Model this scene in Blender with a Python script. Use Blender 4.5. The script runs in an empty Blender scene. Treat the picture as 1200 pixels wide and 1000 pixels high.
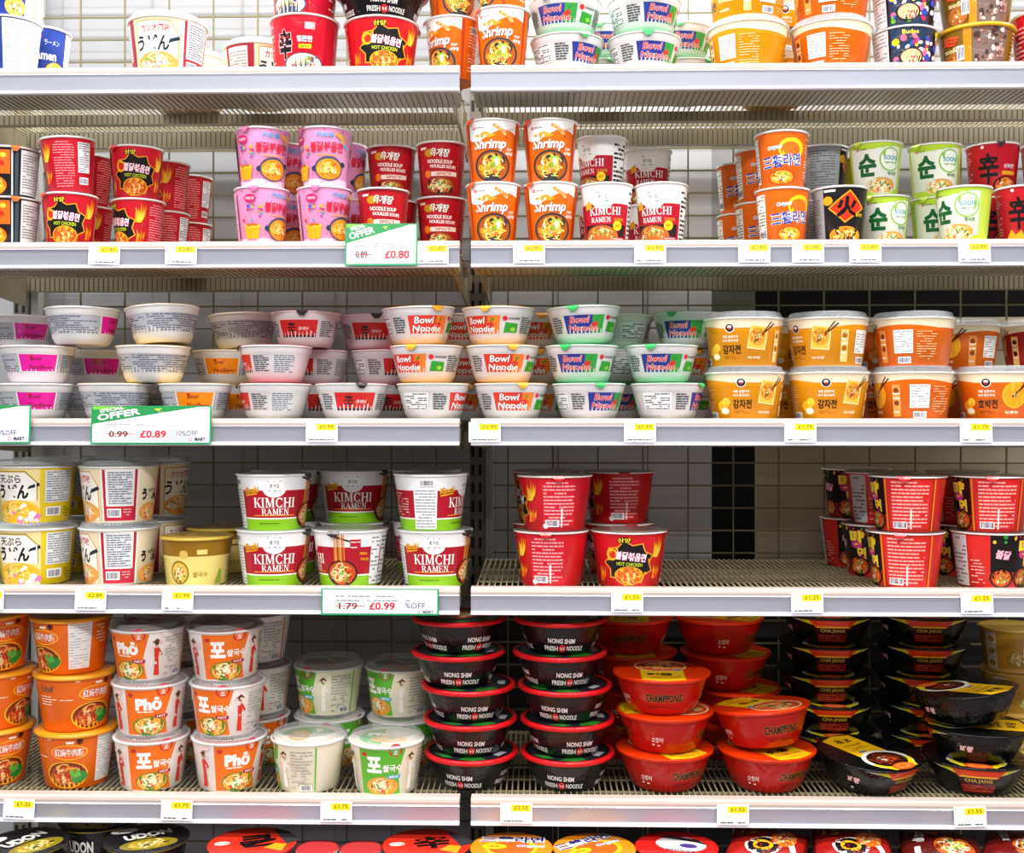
import bpy, bmesh, math, random
from mathutils import Vector, Matrix

# ------------------------------------------------------------------ camera, world, lights, exposure
scene = bpy.context.scene
COL = scene.collection
F_PX, YAW, HORIZON, EYE, DIST = 1333.0, math.radians(1.3), 488.0, 1.35, 2.043

cam_data = bpy.data.cameras.new('camera')
cam = bpy.data.objects.new('camera', cam_data)
COL.objects.link(cam)
cam_data.sensor_width = 36.0
cam_data.lens = F_PX * 36.0 / 1200.0
cam_data.shift_y = -(500.0 - HORIZON) / 1200.0
cam.location = (0.0, -DIST, EYE)
cam.rotation_euler = (math.radians(90), 0.0, YAW)
scene.camera = cam

world = bpy.data.worlds.new('store_air')
scene.world = world
world.use_nodes = True
bg = world.node_tree.nodes['Background']
bg.inputs['Color'].default_value = (0.93, 0.96, 1.0, 1)
bg.inputs['Strength'].default_value = 0.18

def area_light(name, loc, sx, sy, power, col=(1, 0.985, 0.96), rot=(0, 0, 0)):
    ld = bpy.data.lights.new(name, 'AREA')
    ld.shape = 'RECTANGLE'
    ld.size, ld.size_y, ld.energy, ld.color = sx, sy, power, col
    ob = bpy.data.objects.new(name, ld)
    COL.objects.link(ob)
    ob.location = loc
    ob.rotation_euler = rot
    return ob

for (ly, lz, lp) in ((0.35, 3.35, 170), (-0.75, 3.25, 105), (-2.6, 3.25, 150), (-5.2, 3.25, 55)):
    area_light('ceiling_lamp_row', (0.0, ly, lz), 5.0, 0.3, lp)

vs = scene.view_settings
vs.view_transform = 'Standard'
vs.look = 'None'
vs.exposure = 0.36
vs.gamma = 1.0
vs.use_curve_mapping = False

def x_at(px, Y):
    """world x of the photo column px on the upright plane at depth Y behind the shelf fronts"""
    u, A = (px - 600.0) / F_PX, Y + DIST
    return A * (u * math.cos(YAW) - math.sin(YAW)) / (math.cos(YAW) + u * math.sin(YAW))

def z_at(py, Y, px=600):
    X, A = x_at(px, Y), Y + DIST
    depth = -X * math.sin(YAW) + A * math.cos(YAW)
    return EYE + (HORIZON - py) * depth / F_PX

# ------------------------------------------------------------------ colours and materials
def lin(h):
    if not isinstance(h, str):
        return h
    h = h.lstrip('#')
    out = []
    for i in (0, 2, 4):
        c = int(h[i:i + 2], 16) / 255.0
        out.append(c / 12.92 if c <= 0.04045 else ((c + 0.055) / 1.055) ** 2.4)
    return (out[0], out[1], out[2], 1.0)

def new_mat(name):
    m = bpy.data.materials.new(name)
    m.use_nodes = True
    return m, m.node_tree, m.node_tree.nodes['Principled BSDF']

def attr_material(name, rough, coat=0.0, coat_rough=0.1, crinkle=0.0, metal=0.0, spec=0.5, nscale=38.0, ndist=0.004):
    m, nt, p = new_mat(name)
    a = nt.nodes.new('ShaderNodeAttribute')
    a.attribute_name = 'Col'
    nt.links.new(a.outputs['Color'], p.inputs['Base Color'])
    p.inputs['Roughness'].default_value = rough
    p.inputs['Coat Weight'].default_value = coat
    p.inputs['Coat Roughness'].default_value = coat_rough
    p.inputs['Metallic'].default_value = metal
    p.inputs['Specular IOR Level'].default_value = spec
    if crinkle:
        tc = nt.nodes.new('ShaderNodeTexCoord')
        n = nt.nodes.new('ShaderNodeTexNoise')
        n.inputs['Scale'].default_value = nscale
        n.inputs['Detail'].default_value = 3.0
        n.inputs['Distortion'].default_value = 1.6
        b = nt.nodes.new('ShaderNodeBump')
        b.inputs['Strength'].default_value = crinkle
        b.inputs['Distance'].default_value = ndist
        nt.links.new(tc.outputs['Object'], n.inputs['Vector'])
        nt.links.new(n.outputs['Fac'], b.inputs['Height'])
        nt.links.new(b.outputs['Normal'], p.inputs['Coat Normal'])
    return m

M_PAPER = attr_material('printed_card', 0.42, 0.15, 0.2)
M_GLOSS = attr_material('glossy_print', 0.34, 0.3, 0.1, 0.3, 0.0, 0.25)
M_FILM = attr_material('shrink_wrapped_print', 0.35, 0.6, 0.05, 0.8, 0.0, 0.1)
M_FOAM = attr_material('white_foam_plastic', 0.4, 0.1, 0.3)
M_WRAP = attr_material('tight_glossy_wrap', 0.3, 0.6, 0.03, 0.7, 0.0, 0.05, 26.0, 0.006)
M_FOIL = attr_material('foil_lid', 0.3, 0.5, 0.12, 0.4)

def solid(name, col, rough=0.45, metal=0.0, noise=0.0, scale=12.0, coat=0.0):
    m, nt, p = new_mat(name)
    c = lin(col)
    p.inputs['Base Color'].default_value = c
    p.inputs['Roughness'].default_value = rough
    p.inputs['Metallic'].default_value = metal
    p.inputs['Coat Weight'].default_value = coat
    if noise:
        tc = nt.nodes.new('ShaderNodeTexCoord')
        n = nt.nodes.new('ShaderNodeTexNoise')
        n.inputs['Scale'].default_value = scale
        n.inputs['Detail'].default_value = 4.0
        r = nt.nodes.new('ShaderNodeValToRGB')
        r.color_ramp.elements[0].position = 0.3
        r.color_ramp.elements[1].position = 0.7
        r.color_ramp.elements[0].color = (c[0] * (1 - noise), c[1] * (1 - noise), c[2] * (1 - noise), 1)
        r.color_ramp.elements[1].color = c
        nt.links.new(tc.outputs['Object'], n.inputs['Vector'])
        nt.links.new(n.outputs['Fac'], r.inputs['Fac'])
        nt.links.new(r.outputs['Color'], p.inputs['Base Color'])
    return m

M_BEIGE = solid('beige_painted_steel', '#8f8872', 0.38, 0.0, 0.12, 9)
M_WIRE = solid('beige_coated_wire', '#9a9070', 0.4)
M_GRID = solid('grid_wire', '#6f6746', 0.42)
M_NOSE = solid('cream_shelf_edge', '#d2c3ba', 0.3, 0.0, 0.06, 6, 0.3)
M_RAIL = solid('price_rail_plastic', '#bcbecb', 0.28, 0.5, 0.06, 5, 0.3)
M_LIP = solid('clear_white_rail_lip', '#e4e5ee', 0.2, 0, 0, 1, 0.5)
M_POST = solid('grey_upright_steel', '#6d6a62', 0.45, 0.2, 0.1, 8)
M_SLOT = solid('slot_shadow_black', '#0b0b0a', 0.8)
M_WALL = solid('greyed_white_wall_panel', '#9fa0a4', 0.6, 0, 0.06, 3)  # white wall, greyed so its colour carries the shade behind the left bay
M_WALL3 = solid('unshaded_white_wall_panel', '#cbccd0', 0.6, 0, 0.06, 3)  # lighter copy of the same white wall, without the left bay's shade
M_WALL2 = solid('beige_wall_panel', '#b3a78f', 0.6, 0, 0.1, 3)
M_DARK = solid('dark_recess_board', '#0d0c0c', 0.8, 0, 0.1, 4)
M_FLOOR = solid('floor_vinyl', '#7d7478', 0.3, 0, 0.15, 2)

def clear_lid_material():
    m, nt, p = new_mat('translucent_lid_plastic')
    p.inputs['Base Color'].default_value = (0.62, 0.66, 0.7, 1)
    p.inputs['Roughness'].default_value = 0.16
    p.inputs['Coat Weight'].default_value = 0.5
    t = nt.nodes.new('ShaderNodeBsdfTransparent')
    mx = nt.nodes.new('ShaderNodeMixShader')
    lw = nt.nodes.new('ShaderNodeLayerWeight')
    lw.inputs['Blend'].default_value = 0.3
    mr = nt.nodes.new('ShaderNodeMapRange')
    mr.inputs['To Min'].default_value = 0.16
    mr.inputs['To Max'].default_value = 0.55
    nt.links.new(lw.outputs['Facing'], mr.inputs['Value'])
    nt.links.new(mr.outputs['Result'], mx.inputs['Fac'])
    nt.links.new(t.outputs[0], mx.inputs[1])
    nt.links.new(p.outputs[0], mx.inputs[2])
    nt.links.new(mx.outputs[0], nt.nodes['Material Output'].inputs['Surface'])
    return m
M_CLEAR = clear_lid_material()

# ------------------------------------------------------------------ object helpers
def link(name, mesh, parent=None, **props):
    ob = bpy.data.objects.new(name, mesh)
    COL.objects.link(ob)
    if parent is not None:
        ob.parent = parent
    for k, v in props.items():
        ob[k] = v
    return ob

LABELS = {}
def thing(ob, label, category, group=None):
    n = len(label.split())
    if not 4 <= n <= 16:
        print('LABEL LENGTH', n, label)
    if label in LABELS:
        print('LABEL TWICE', label)
    LABELS[label] = ob
    ob['label'] = label
    ob['category'] = category
    if group:
        ob['group'] = group
    return ob

def mesh_from(name, verts, faces, mat, smooth=False):
    me = bpy.data.meshes.new(name)
    me.from_pydata(verts, [], faces)
    me.materials.append(mat)
    if smooth:
        me.shade_smooth()
    me.update()
    return me

def paint(me, cols):
    """flat colour per face (list) or one colour"""
    at = me.color_attributes.new('Col', 'FLOAT_COLOR', 'CORNER')
    buf = []
    one = not isinstance(cols, list)
    for i, p in enumerate(me.polygons):
        c = cols if one else cols[i]
        buf.extend(tuple(c) * p.loop_total)
    at.data.foreach_set('color', buf)

def box_vf(boxes):
    v, f = [], []
    for (x0, x1, y0, y1, z0, z1) in boxes:
        b = len(v)
        v += [(x0, y0, z0), (x1, y0, z0), (x1, y1, z0), (x0, y1, z0), (x0, y0, z1), (x1, y0, z1), (x1, y1, z1), (x0, y1, z1)]
        f += [(b, b + 3, b + 2, b + 1), (b + 4, b + 5, b + 6, b + 7), (b, b + 1, b + 5, b + 4), (b + 1, b + 2, b + 6, b + 5), (b + 2, b + 3, b + 7, b + 6), (b + 3, b, b + 4, b + 7)]
    return v, f

def box_mesh(name, boxes, mat):
    v, f = box_vf(boxes)
    return mesh_from(name, v, f, mat)

def prism_x(name, prof, x0, x1, mat):
    """closed (y,z) outline drawn out along x"""
    n = len(prof)
    v = [(x0, y, z) for y, z in prof] + [(x1, y, z) for y, z in prof]
    f = [(i, (i + 1) % n, n + (i + 1) % n, n + i) for i in range(n)]
    f += [tuple(reversed(range(n))), tuple(range(n, 2 * n))]
    me = mesh_from(name, v, f, mat)
    bm = bmesh.new(); bm.from_mesh(me)
    bmesh.ops.recalc_face_normals(bm, faces=bm.faces[:])
    bm.to_mesh(me); bm.free()
    return me

# ------------------------------------------------------------------ flat print, wrapped on curved packs
TEXT = {}
def glyphs(body, bold=0.0, shear=0.0):
    key = (body, bold, shear)
    if key not in TEXT:
        cu = bpy.data.curves.new('lettering', 'FONT')
        cu.body = body
        cu.offset = bold
        cu.shear = shear
        cu.resolution_u = 2
        ob = bpy.data.objects.new('lettering', cu)
        me = bpy.data.meshes.new_from_object(ob)
        vs_ = [(v.co.x, v.co.y) for v in me.vertices]
        fs = [tuple(p.vertices) for p in me.polygons]
        bpy.data.objects.remove(ob); bpy.data.curves.remove(cu); bpy.data.meshes.remove(me)
        if vs_:
            x0, x1 = min(v[0] for v in vs_), max(v[0] for v in vs_)
            y0, y1 = min(v[1] for v in vs_), max(v[1] for v in vs_)
            vs_ = [((v[0] - (x0 + x1) / 2) / (x1 - x0), (v[1] - (y0 + y1) / 2) / (y1 - y0)) for v in vs_]
            asp = (x1 - x0) / (y1 - y0)
        else:
            asp = 1
        TEXT[key] = (vs_, fs, asp)
    return TEXT[key]

def _bar(x0, x1, y0, y1): return [(x0, y0), (x1, y0), (x1, y1), (x0, y1)]
def _ser(x, w=.17, h=.055): return [_bar(x - w, x + w, 0, h), _bar(x - w, x + w, 1 - h, 1)]
def _stem(x, w=.085): return [_bar(x - w, x + w, 0, 1)] + _ser(x)
def _arc(cx, cy, rx, ry, a0, a1, t, n=10):
    out = []
    for i in range(n):
        a, b = [math.radians(a0 + (a1 - a0) * k / n) for k in (i, i + 1)]
        out.append([(cx + rx * math.cos(a), cy + ry * math.sin(a)), (cx + rx * math.cos(b), cy + ry * math.sin(b)),
                    (cx + (rx - t) * math.cos(b), cy + (ry - t * .6) * math.sin(b)), (cx + (rx - t) * math.cos(a), cy + (ry - t * .6) * math.sin(a))])
    return out
SERIF = {
    'K': (.86, _stem(.2) + [[(.28, .46), (.38, .56), (.78, 1), (.66, 1)], [(.34, .52), (.48, .6), (.86, 0), (.66, 0)], _bar(.58, .9, .945, 1), _bar(.58, .92, 0, .055)]),
    'I': (.42, _stem(.21)),
    'M': (1.08, _stem(.2, .05) + _stem(.88) + [[(.16, 1), (.34, 1), (.6, .1), (.5, .02)], [(.5, .02), (.6, .1), (.84, 1), (.78, 1)]]),
    'C': (.84, _arc(.46, .5, .4, .51, 48, 312, .16, 14) + [_bar(.68, .74, .7, .98), _bar(.68, .74, .02, .28)]),
    'H': (.94, _stem(.2) + _stem(.74) + [_bar(.2, .74, .46, .54)]),
    'R': (.86, _stem(.2) + _arc(.4, .74, .32, .26, -90, 90, .15, 8) + [_bar(.2, .42, .94, 1), _bar(.2, .42, .48, .54), [(.36, .5), (.52, .5), (.86, 0), (.66, 0)], _bar(.64, .9, 0, .055)]),
    'A': (.92, [[(.1, 0), (.18, 0), (.48, .9), (.42, 1)], [(.4, 1), (.54, 1), (.86, 0), (.66, 0)], _bar(.24, .7, .3, .37), _bar(0, .28, 0, .055), _bar(.58, .94, 0, .055)]),
    'E': (.78, _stem(.2) + [_bar(.2, .66, .945, 1), _bar(.2, .7, 0, .06), _bar(.2, .52, .47, .54), _bar(.62, .68, .78, 1), _bar(.64, .7, 0, .25), _bar(.48, .53, .38, .62)]),
    'N': (.96, _stem(.2, .045) + _stem(.76, .045) + [[(.14, 1), (.34, 1), (.8, 0), (.7, 0)]]),
}

class Art:
    """print built in millimetres: s runs to the right round the pack, t runs up"""
    def __init__(self, seed=1):
        self.items, self.n, self.part, self.rng = [], 0, 'label_print', random.Random(seed)
    def add(self, verts, faces, col, up=True):
        if up:
            self.n += 1
        self.items.append((self.part, self.n, verts, faces, lin(col)))
    def on(self, part):
        self.part = part
        return self
    def poly(self, pts, col, up=True):
        self.add(list(pts), [tuple(range(len(pts)))], col, up)
    def rect(self, s0, s1, t0, t1, col, up=True):
        self.poly([(s0, t0), (s1, t0), (s1, t1), (s0, t1)], col, up)
    def disc(self, s, t, rx, ry, col, n=20, up=True, rot=0):
        c, d = math.cos(math.radians(rot)), math.sin(math.radians(rot))
        pts = []
        for i in range(n):
            a = 2 * math.pi * i / n
            x, y = rx * math.cos(a), ry * math.sin(a)
            pts.append((s + x * c - y * d, t + x * d + y * c))
        self.poly(pts, col, up)
    def text(self, body, s, t, h, col, w=None, bold=0.02, shear=0.0, rot=0.0, outline=None, part='lettering'):
        keep = self.part
        self.part = part
        vs_, fs, asp = glyphs(body, bold, shear)
        w = w or h * asp
        c, d = math.cos(math.radians(rot)), math.sin(math.radians(rot))
        if outline:
            vo, fo, ao = glyphs(body, bold + 0.025, shear)
            g = 0.05 * h
            self.add([(s + (x * (w + g) * c - y * (h + g) * d), t + (x * (w + g) * d + y * (h + g) * c)) for x, y in vo], fo, outline)
        self.add([(s + x * w * c - y * h * d, t + x * w * d + y * h * c) for x, y in vs_], fs, col)
        self.part = keep
    def serif(self, body, s, t, h, w, col):
        keep = self.part
        self.part = 'lettering'
        total = sum(SERIF[c][0] for c in body)
        k, x, V, Fc = w / total, s - w / 2, [], []
        for c in body:
            for p in SERIF[c][1]:
                b = len(V)
                V += [(x + q[0] * k, t - h / 2 + q[1] * h) for q in p]
                Fc.append(tuple(range(b, b + len(p))))
            x += SERIF[c][0] * k
        self.add(V, Fc, col)
        self.part = keep
    def lines(self, s0, s1, t0, t1, col, n=8, bg=None, part='nutrition_panel', thick=0.38, fill=0.8):
        keep = self.part
        self.part = part if part in ('lettering', 'label_print', 'fine_print') else '%s#%d' % (part, self.n)
        if bg:
            self.rect(s0, s1, t0, t1, bg)
        m = (s1 - s0) * 0.06
        V, Fc, dt = [], [], (t1 - t0) / (n + 0.6)
        for i in range(n):
            y = t1 - dt * (i + 0.8)
            x = s0 + m
            end = s1 - m - (s1 - s0) * (self.rng.random() * 0.35 if self.rng.random() < 0.35 else 0)
            while x < end:
                wl = min(end - x, self.rng.uniform(3, 12))
                if self.rng.random() < fill:
                    b = len(V)
                    V += [(x, y - dt * thick / 2), (x + wl, y - dt * thick / 2), (x + wl, y + dt * thick / 2), (x, y + dt * thick / 2)]
                    Fc.append((b, b + 1, b + 2, b + 3))
                x += wl + 1.2
        if Fc:
            self.add(V, Fc, col)
        self.part = keep
    def barcode(self, s, t, w, h, bg='#f4f2f0', ink='#23305a'):
        keep = self.part
        self.part = 'barcode#%d' % self.n
        self.rect(s - w / 2, s + w / 2, t - h / 2, t + h / 2, bg)
        V, Fc, x = [], [], s - w * 0.42
        while x < s + w * 0.4:
            bw = self.rng.choice([0.5, 0.8, 1.3])
            b = len(V)
            V += [(x, t - h * 0.36), (x + bw, t - h * 0.36), (x + bw, t + h * 0.36), (x, t + h * 0.36)]
            Fc.append((b, b + 1, b + 2, b + 3))
            x += bw + self.rng.choice([0.5, 0.9])
        self.add(V, Fc, ink)
        self.part = keep
    def food(self, s, t, rx, ry, bowl='#1c1a1e', broth='#c8541a', noodle=('#f2b43c', '#f7cf6a', '#e89a2c'), bits=('#4f9a2c', '#c22a1c', '#f6e6c4', '#7fbf3f'), k=26, rim=0.86):
        keep = self.part
        self.part = 'food_picture#%d' % self.n
        rng = self.rng
        if bowl:
            self.disc(s, t, rx, ry, bowl, 26)
        if broth:
            self.disc(s, t, rx * rim, ry * rim, broth, 24)
        for c in noodle:
            V, Fc = [], []
            for _ in range(int(k * .95)):
                a, r = rng.uniform(0, 6.283), rng.uniform(0.0, 0.62)
                cx, cy = s + math.cos(a) * r * rx * rim, t + math.sin(a) * r * ry * rim
                rr, a0, span, th = rng.uniform(.14, .36), rng.uniform(0, 6.283), rng.uniform(1.2, 2.8), rng.uniform(.035, .06)
                for i in range(5):
                    p, q = a0 + span * i / 5, a0 + span * (i + 1) / 5
                    b = len(V)
                    for ang, rad in ((p, rr + th), (q, rr + th), (q, rr - th), (p, rr - th)):
                        x, y = cx + rx * rim * rad * math.cos(ang) * .85, cy + ry * rim * rad * math.sin(ang) * .85
                        d = math.hypot((x - s) / (rx * rim), (y - t) / (ry * rim))
                        if d > .97:
                            x, y = s + (x - s) * .97 / d, t + (y - t) * .97 / d
                        V.append((x, y))
                    Fc.append((b + 3, b + 2, b + 1, b))
            self.add(V, Fc, c)
        for i in range(k // 2):
            a, r = rng.uniform(0, 6.283), rng.uniform(0, 0.72)
            self.disc(s + math.cos(a) * r * rx * rim, t + math.sin(a) * r * ry * rim, rx * rng.uniform(.07, .17), ry * rng.uniform(.07, .15), bits[i % len(bits)], 7, i == 0, rng.uniform(0, 180))
        self.part = keep
    def scatter(self, s0, s1, t0, t1, cols, n, r0, r1):
        for i in range(n):
            r = self.rng.uniform(r0, r1)
            self.disc(self.rng.uniform(s0, s1), self.rng.uniform(t0, t1), r, r * self.rng.uniform(.6, 1.1), cols[i % len(cols)], 7, True, self.rng.uniform(0, 180))
    def flames(self, s, t, w, h, cols=('#f7a11c', '#fbd23a')):
        for j, c in enumerate(cols):
            k = 1 - j * .35
            pts = [(s - w / 2 * k, t)]
            n = 5
            for i in range(n):
                x = s - w / 2 * k + w * k * (i + .5) / n
                pts.append((x, t + h * k * self.rng.uniform(.65, 1)))
                if i < n - 1:
                    pts.append((x + w * k * .5 / n, t + h * k * .3))
            pts.append((s + w / 2 * k, t))
            for i in range(0, len(pts) - 2):
                self.poly([(s, t), pts[i + 1], pts[i]] if i % 2 else [(s, t), pts[i + 1], pts[i]], c, i == 0)
    def crest(self, s, t, w):
        self.disc(s, t, w * .6, w * .5, '#f7f6f4', 18)
        for sg, c in ((1, '#c8324a'), (-1, '#5d7d6a')):
            self.rect(s - w * .42, s + w * .42, t + sg * w * .33 - w * .03, t + sg * w * .33 + w * .03, c)
        self.text('종가집', s, t, w * .28, '#28303a', w * .62, 0.01)

def build_art(art, mapper, mat, cut=9.0, tcuts=()):
    """-> {part: mesh}; print that stands apart round the pack becomes a part of its own"""
    out = {}
    parts = []
    spans, regroup = {}, {}
    for i, it in enumerate(art.items):
        if it[2]:
            xs = [v[0] for v in it[2]]
            spans.setdefault(it[0], []).append((min(xs), max(xs), i))
    for p, sp in spans.items():
        sp.sort()
        end, k = None, 0
        for lo, hi, i in sp:
            if end is not None and lo > end + 6:
                k += 1
            end = hi if end is None or lo > end + 6 else max(end, hi)
            regroup[i] = p if k == 0 else '%s#g%d' % (p, k)
    art.items = [((regroup.get(i, it[0]),) + it[1:]) for i, it in enumerate(art.items)]
    for it in art.items:
        if it[0] not in parts:
            parts.append(it[0])
    for part in parts:
        bm = bmesh.new()
        pal = []
        for (p, n, V, Fc, c) in art.items:
            if p != part:
                continue
            if c not in pal:
                pal.append(c)
            ci = pal.index(c)
            bv = [bm.verts.new((x, y, n)) for x, y in V]
            for f in Fc:
                if len(set(f)) < 3:
                    continue
                try:
                    bf = bm.faces.new([bv[i] for i in f])
                    bf.material_index = ci
                except ValueError:
                    pass
        if cut:
            xs = [v.co.x for v in bm.verts]
            k = math.floor(min(xs) / cut) + 1
            while k * cut < max(xs):
                bmesh.ops.bisect_plane(bm, geom=bm.faces[:] + bm.edges[:] + bm.verts[:], dist=1e-4, plane_co=(k * cut, 0, 0), plane_no=(1, 0, 0))
                k += 1
        for tc in tcuts:
            bmesh.ops.bisect_plane(bm, geom=bm.faces[:] + bm.edges[:] + bm.verts[:], dist=1e-4, plane_co=(0, tc, 0), plane_no=(0, 1, 0))
        for f in bm.faces:
            f.normal_update()
            if f.normal.z < 0:
                f.normal_flip()
        for v in bm.verts:
            v.co = mapper(v.co.x, v.co.y, v.co.z)
        me = bpy.data.meshes.new(part.split('#')[0])
        bm.to_mesh(me)
        bm.free()
        idx = [0] * len(me.polygons)
        me.polygons.foreach_get('material_index', idx)
        cols = [pal[i] for i in idx]
        me.polygons.foreach_set('material_index', [0] * len(me.polygons))
        me.materials.append(mat)
        paint(me, cols)
        me.update()
        out[part] = me
    return out

# ------------------------------------------------------------------ the setting
RAIL_TOP = {1: 1.982, 2: 1.666, 3: 1.346, 4: 1.042, 5: 0.664, 6: 0.382}
DECK = {k: v - 0.004 for k, v in RAIL_TOP.items()}
BACK = 0.473
GAP_L, GAP_R = x_at(538.5, 0), x_at(552, 0)
L_END, R_END = GAP_L - 1.0, GAP_R + 1.25

def structure(name, me):
    return link(name, me, None, kind='structure')

structure('floor', box_mesh('floor', [(-4.0, 4.0, -8.0, 1.3, -0.05, 0.0)], M_FLOOR))
wx0, wx1, wx2 = x_at(834, BACK + .06), x_at(886, BACK + .06), R_END + 0.5
zt = z_at(338, BACK + .06, 1000)
zb = z_at(372, BACK + .06, 1000)
zs = z_at(372, BACK + .06, 860)
yb0, yb1 = BACK + .06, BACK + .075
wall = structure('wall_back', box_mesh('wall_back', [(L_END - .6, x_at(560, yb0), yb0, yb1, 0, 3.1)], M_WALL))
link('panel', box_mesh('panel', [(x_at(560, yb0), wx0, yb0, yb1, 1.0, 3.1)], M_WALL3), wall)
link('panel', box_mesh('panel', [(wx0, wx2, yb0, yb1, zt, 3.1)], M_WALL), wall)
link('panel', box_mesh('panel', [(wx0, wx1, yb0 + .01, yb1 + .01, zs, zt)], solid('grey_green_board', '#6f7a70', .6)), wall)
link('panel', box_mesh('panel', [(wx1, wx2, yb0, yb1, 1.0, zb)], M_WALL2), wall)
link('panel', box_mesh('panel', [(x_at(560, yb0), wx2, yb0 + .03, yb0 + .045, 0, 1.0)], solid('dark_shade_board', '#232122', .7, 0, .2, 5)), wall)  # dark board put in for the shade behind the lower right shelves
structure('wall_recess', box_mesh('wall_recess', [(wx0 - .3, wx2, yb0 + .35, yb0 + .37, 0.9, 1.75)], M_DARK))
# seams of the white boards
for px in (60, 165, 270, 378, 470, 640, 745):
    x = x_at(px + 14, yb0)
    link('panel_seam', box_mesh('panel_seam', [(x - .002, x + .002, yb0 - .002, yb0, 0.1, 3.0)], solid('seam_grey', '#8f8f8c', .6)), wall)

def upright(px, label):
    x = x_at(px, BACK - .02)
    e = link('shelf_upright', None)
    e.location = (x, BACK - .02, 0)
    thing(e, label, 'upright', 'shelf uprights')
    link('post', box_mesh('post', [(-.016, .016, 0, .05, 0, 2.75)], M_POST), e)
    link('flank', box_mesh('flank', [(.018, .034, .012, .05, 0, 2.75)], solid('pale_grey_flange', '#a9a8a4', .4)), e)
    slots = []
    for side in (-.009, .007):
        z = .1
        while z < 2.7:
            slots.append((side - .0035, side + .0035, -.0008, .0, z, z + .024))
            z += .04
    link('slot_rows', box_mesh('slot_rows', slots, M_SLOT), e, kind='stuff')
upright(559, 'slotted grey steel upright between the two shelf bays')
upright(24, 'slotted grey steel upright near left edge of the photo')

def grid_panel(x0, x1, xa, label):
    e = link('wire_grid_panel', None)
    e.location = (0, BACK + .02, 0)
    thing(e, label, 'wire grid')
    w = .0017
    hm = box_mesh('horizontal_wire', [(x0, x1, -w, w, -w, w)], M_GRID)
    vm = box_mesh('vertical_wire', [(-w, w, -.0045, -.0012, 0.15, 2.6)], M_GRID)
    k = 0
    z = EYE - .1038 - .05 * 20
    while z < 2.45:
        o = link('horizontal_wire', hm, e)
        o.location.z = z
        z += .05
    x = xa
    while x > x0 + .02:
        x -= .1
    while x < x1 - .005:
        if x > x0:
            o = link('vertical_wire', vm, e)
            o.location.x = x
        x += .1
grid_panel(x_at(30, BACK), x_at(550, BACK), x_at(300, BACK), 'beige wire grid panel behind the shelves of the left bay')
grid_panel(x_at(572, BACK), R_END, x_at(595, BACK), 'beige wire grid panel behind the shelves of the right bay')

NOSE = [(.03, -.004), (.022, 0), (.002, 0), (-.003, -.003), (-.004, -.008), (-.003, -.013), (.03, -.013)]
RAIL = [(.006, -.013), (-.004, -.013), (-.0055, -.0145), (-.0035, -.0155), (-.0015, -.0425), (.006, -.0425)]
LIP = [(.006, -.042), (-.002, -.042), (-.007, -.0435), (-.0075, -.0475), (-.004, -.049), (.006, -.049)]
CHAN = [(.0, -.05), (.0, -.018), (.004, -.018), (.004, -.046), (.095, -.046), (.095, -.018), (.099, -.018), (.099, -.05)]

M_WIRE_SHADOW = solid('wire_shadow_beige', '#57513f', .5)  # dark tone for the wire shadows drawn on the channels
def shelf(level, x0, x1, label):
    z = RAIL_TOP[level]
    e = link('store_shelf', None)
    e.location = (0, -.12 if level == 6 else 0, z)
    thing(e, label, 'shelf', 'wire shelves')
    link('shelf_edge', prism_x('shelf_edge', NOSE, x0, x1, M_NOSE), e)
    r = link('price_rail', prism_x('price_rail', RAIL, x0, x1, M_RAIL), e)
    link('rail_lip', prism_x('rail_lip', LIP, x0, x1, M_LIP), r)
    link('front_channel', prism_x('front_channel', CHAN, x0 + .004, x1 - .004, M_BEIGE), e)
    link('middle_channel', box_mesh('middle_channel', [(x0 + .004, x1 - .004, .29, .312, -.028, -.008)], M_BEIGE), e)
    link('back_channel', box_mesh('back_channel', [(x0 + .004, x1 - .004, .436, .455, -.042, -.006)], M_BEIGE), e)
    for xe in (x0 + .012, x1 - .016):
        v = [(xe, .03, -.012), (xe, .45, -.012), (xe, .45, -.075), (xe, .2, -.06), (xe, .03, -.048)]
        v += [(a + .004, b, c) for a, b, c in v]
        f = [(0, 1, 2, 3, 4), (9, 8, 7, 6, 5)] + [(i, i + 5, (i + 1) % 5 + 5, (i + 1) % 5) for i in range(5)]
        link('bracket', mesh_from('bracket', v, f, M_BEIGE), e)
    shadow_bars, x = [], x0 + .0134  # thin dark bars stand in for the deck wires' shadows on the channels
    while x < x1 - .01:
        shadow_bars.append((x - .001, x + .001, .006, .094, -.0512, -.05))
        shadow_bars.append((x - .001, x + .001, .2885, .29, -.027, -.009))
        shadow_bars.append((x - .001, x + .001, .4345, .436, -.041, -.008))
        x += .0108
    link('channel_wire_shadows', box_mesh('channel_wire_shadows', shadow_bars, M_WIRE_SHADOW), e, kind='stuff')
    wires = []
    w = .0013
    x = x0 + .008
    while x < x1 - .004:
        wires.append((x - w, x + w, .012, .455, -.0066, -.004))
        x += .0108
    for y in (.06, .13, .205, .3, .375, .44):
        wires.append((x0 + .004, x1 - .004, y - .0016, y + .0016, -.0098, -.0067))
    link('wire_deck', box_mesh('wire_deck', wires, M_WIRE), e, kind='stuff')
    return e

ORD = {1: 'top', 2: 'second', 3: 'third', 4: 'fourth', 5: 'fifth', 6: 'bottom'}
for lv in range(1, 7):
    shelf(lv, L_END, GAP_L, 'beige wire %s shelf with pale price rail, left of the bay gap' % ORD[lv])
    shelf(lv, GAP_R, R_END, 'beige wire %s shelf with pale price rail, right of the bay gap' % ORD[lv])

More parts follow.
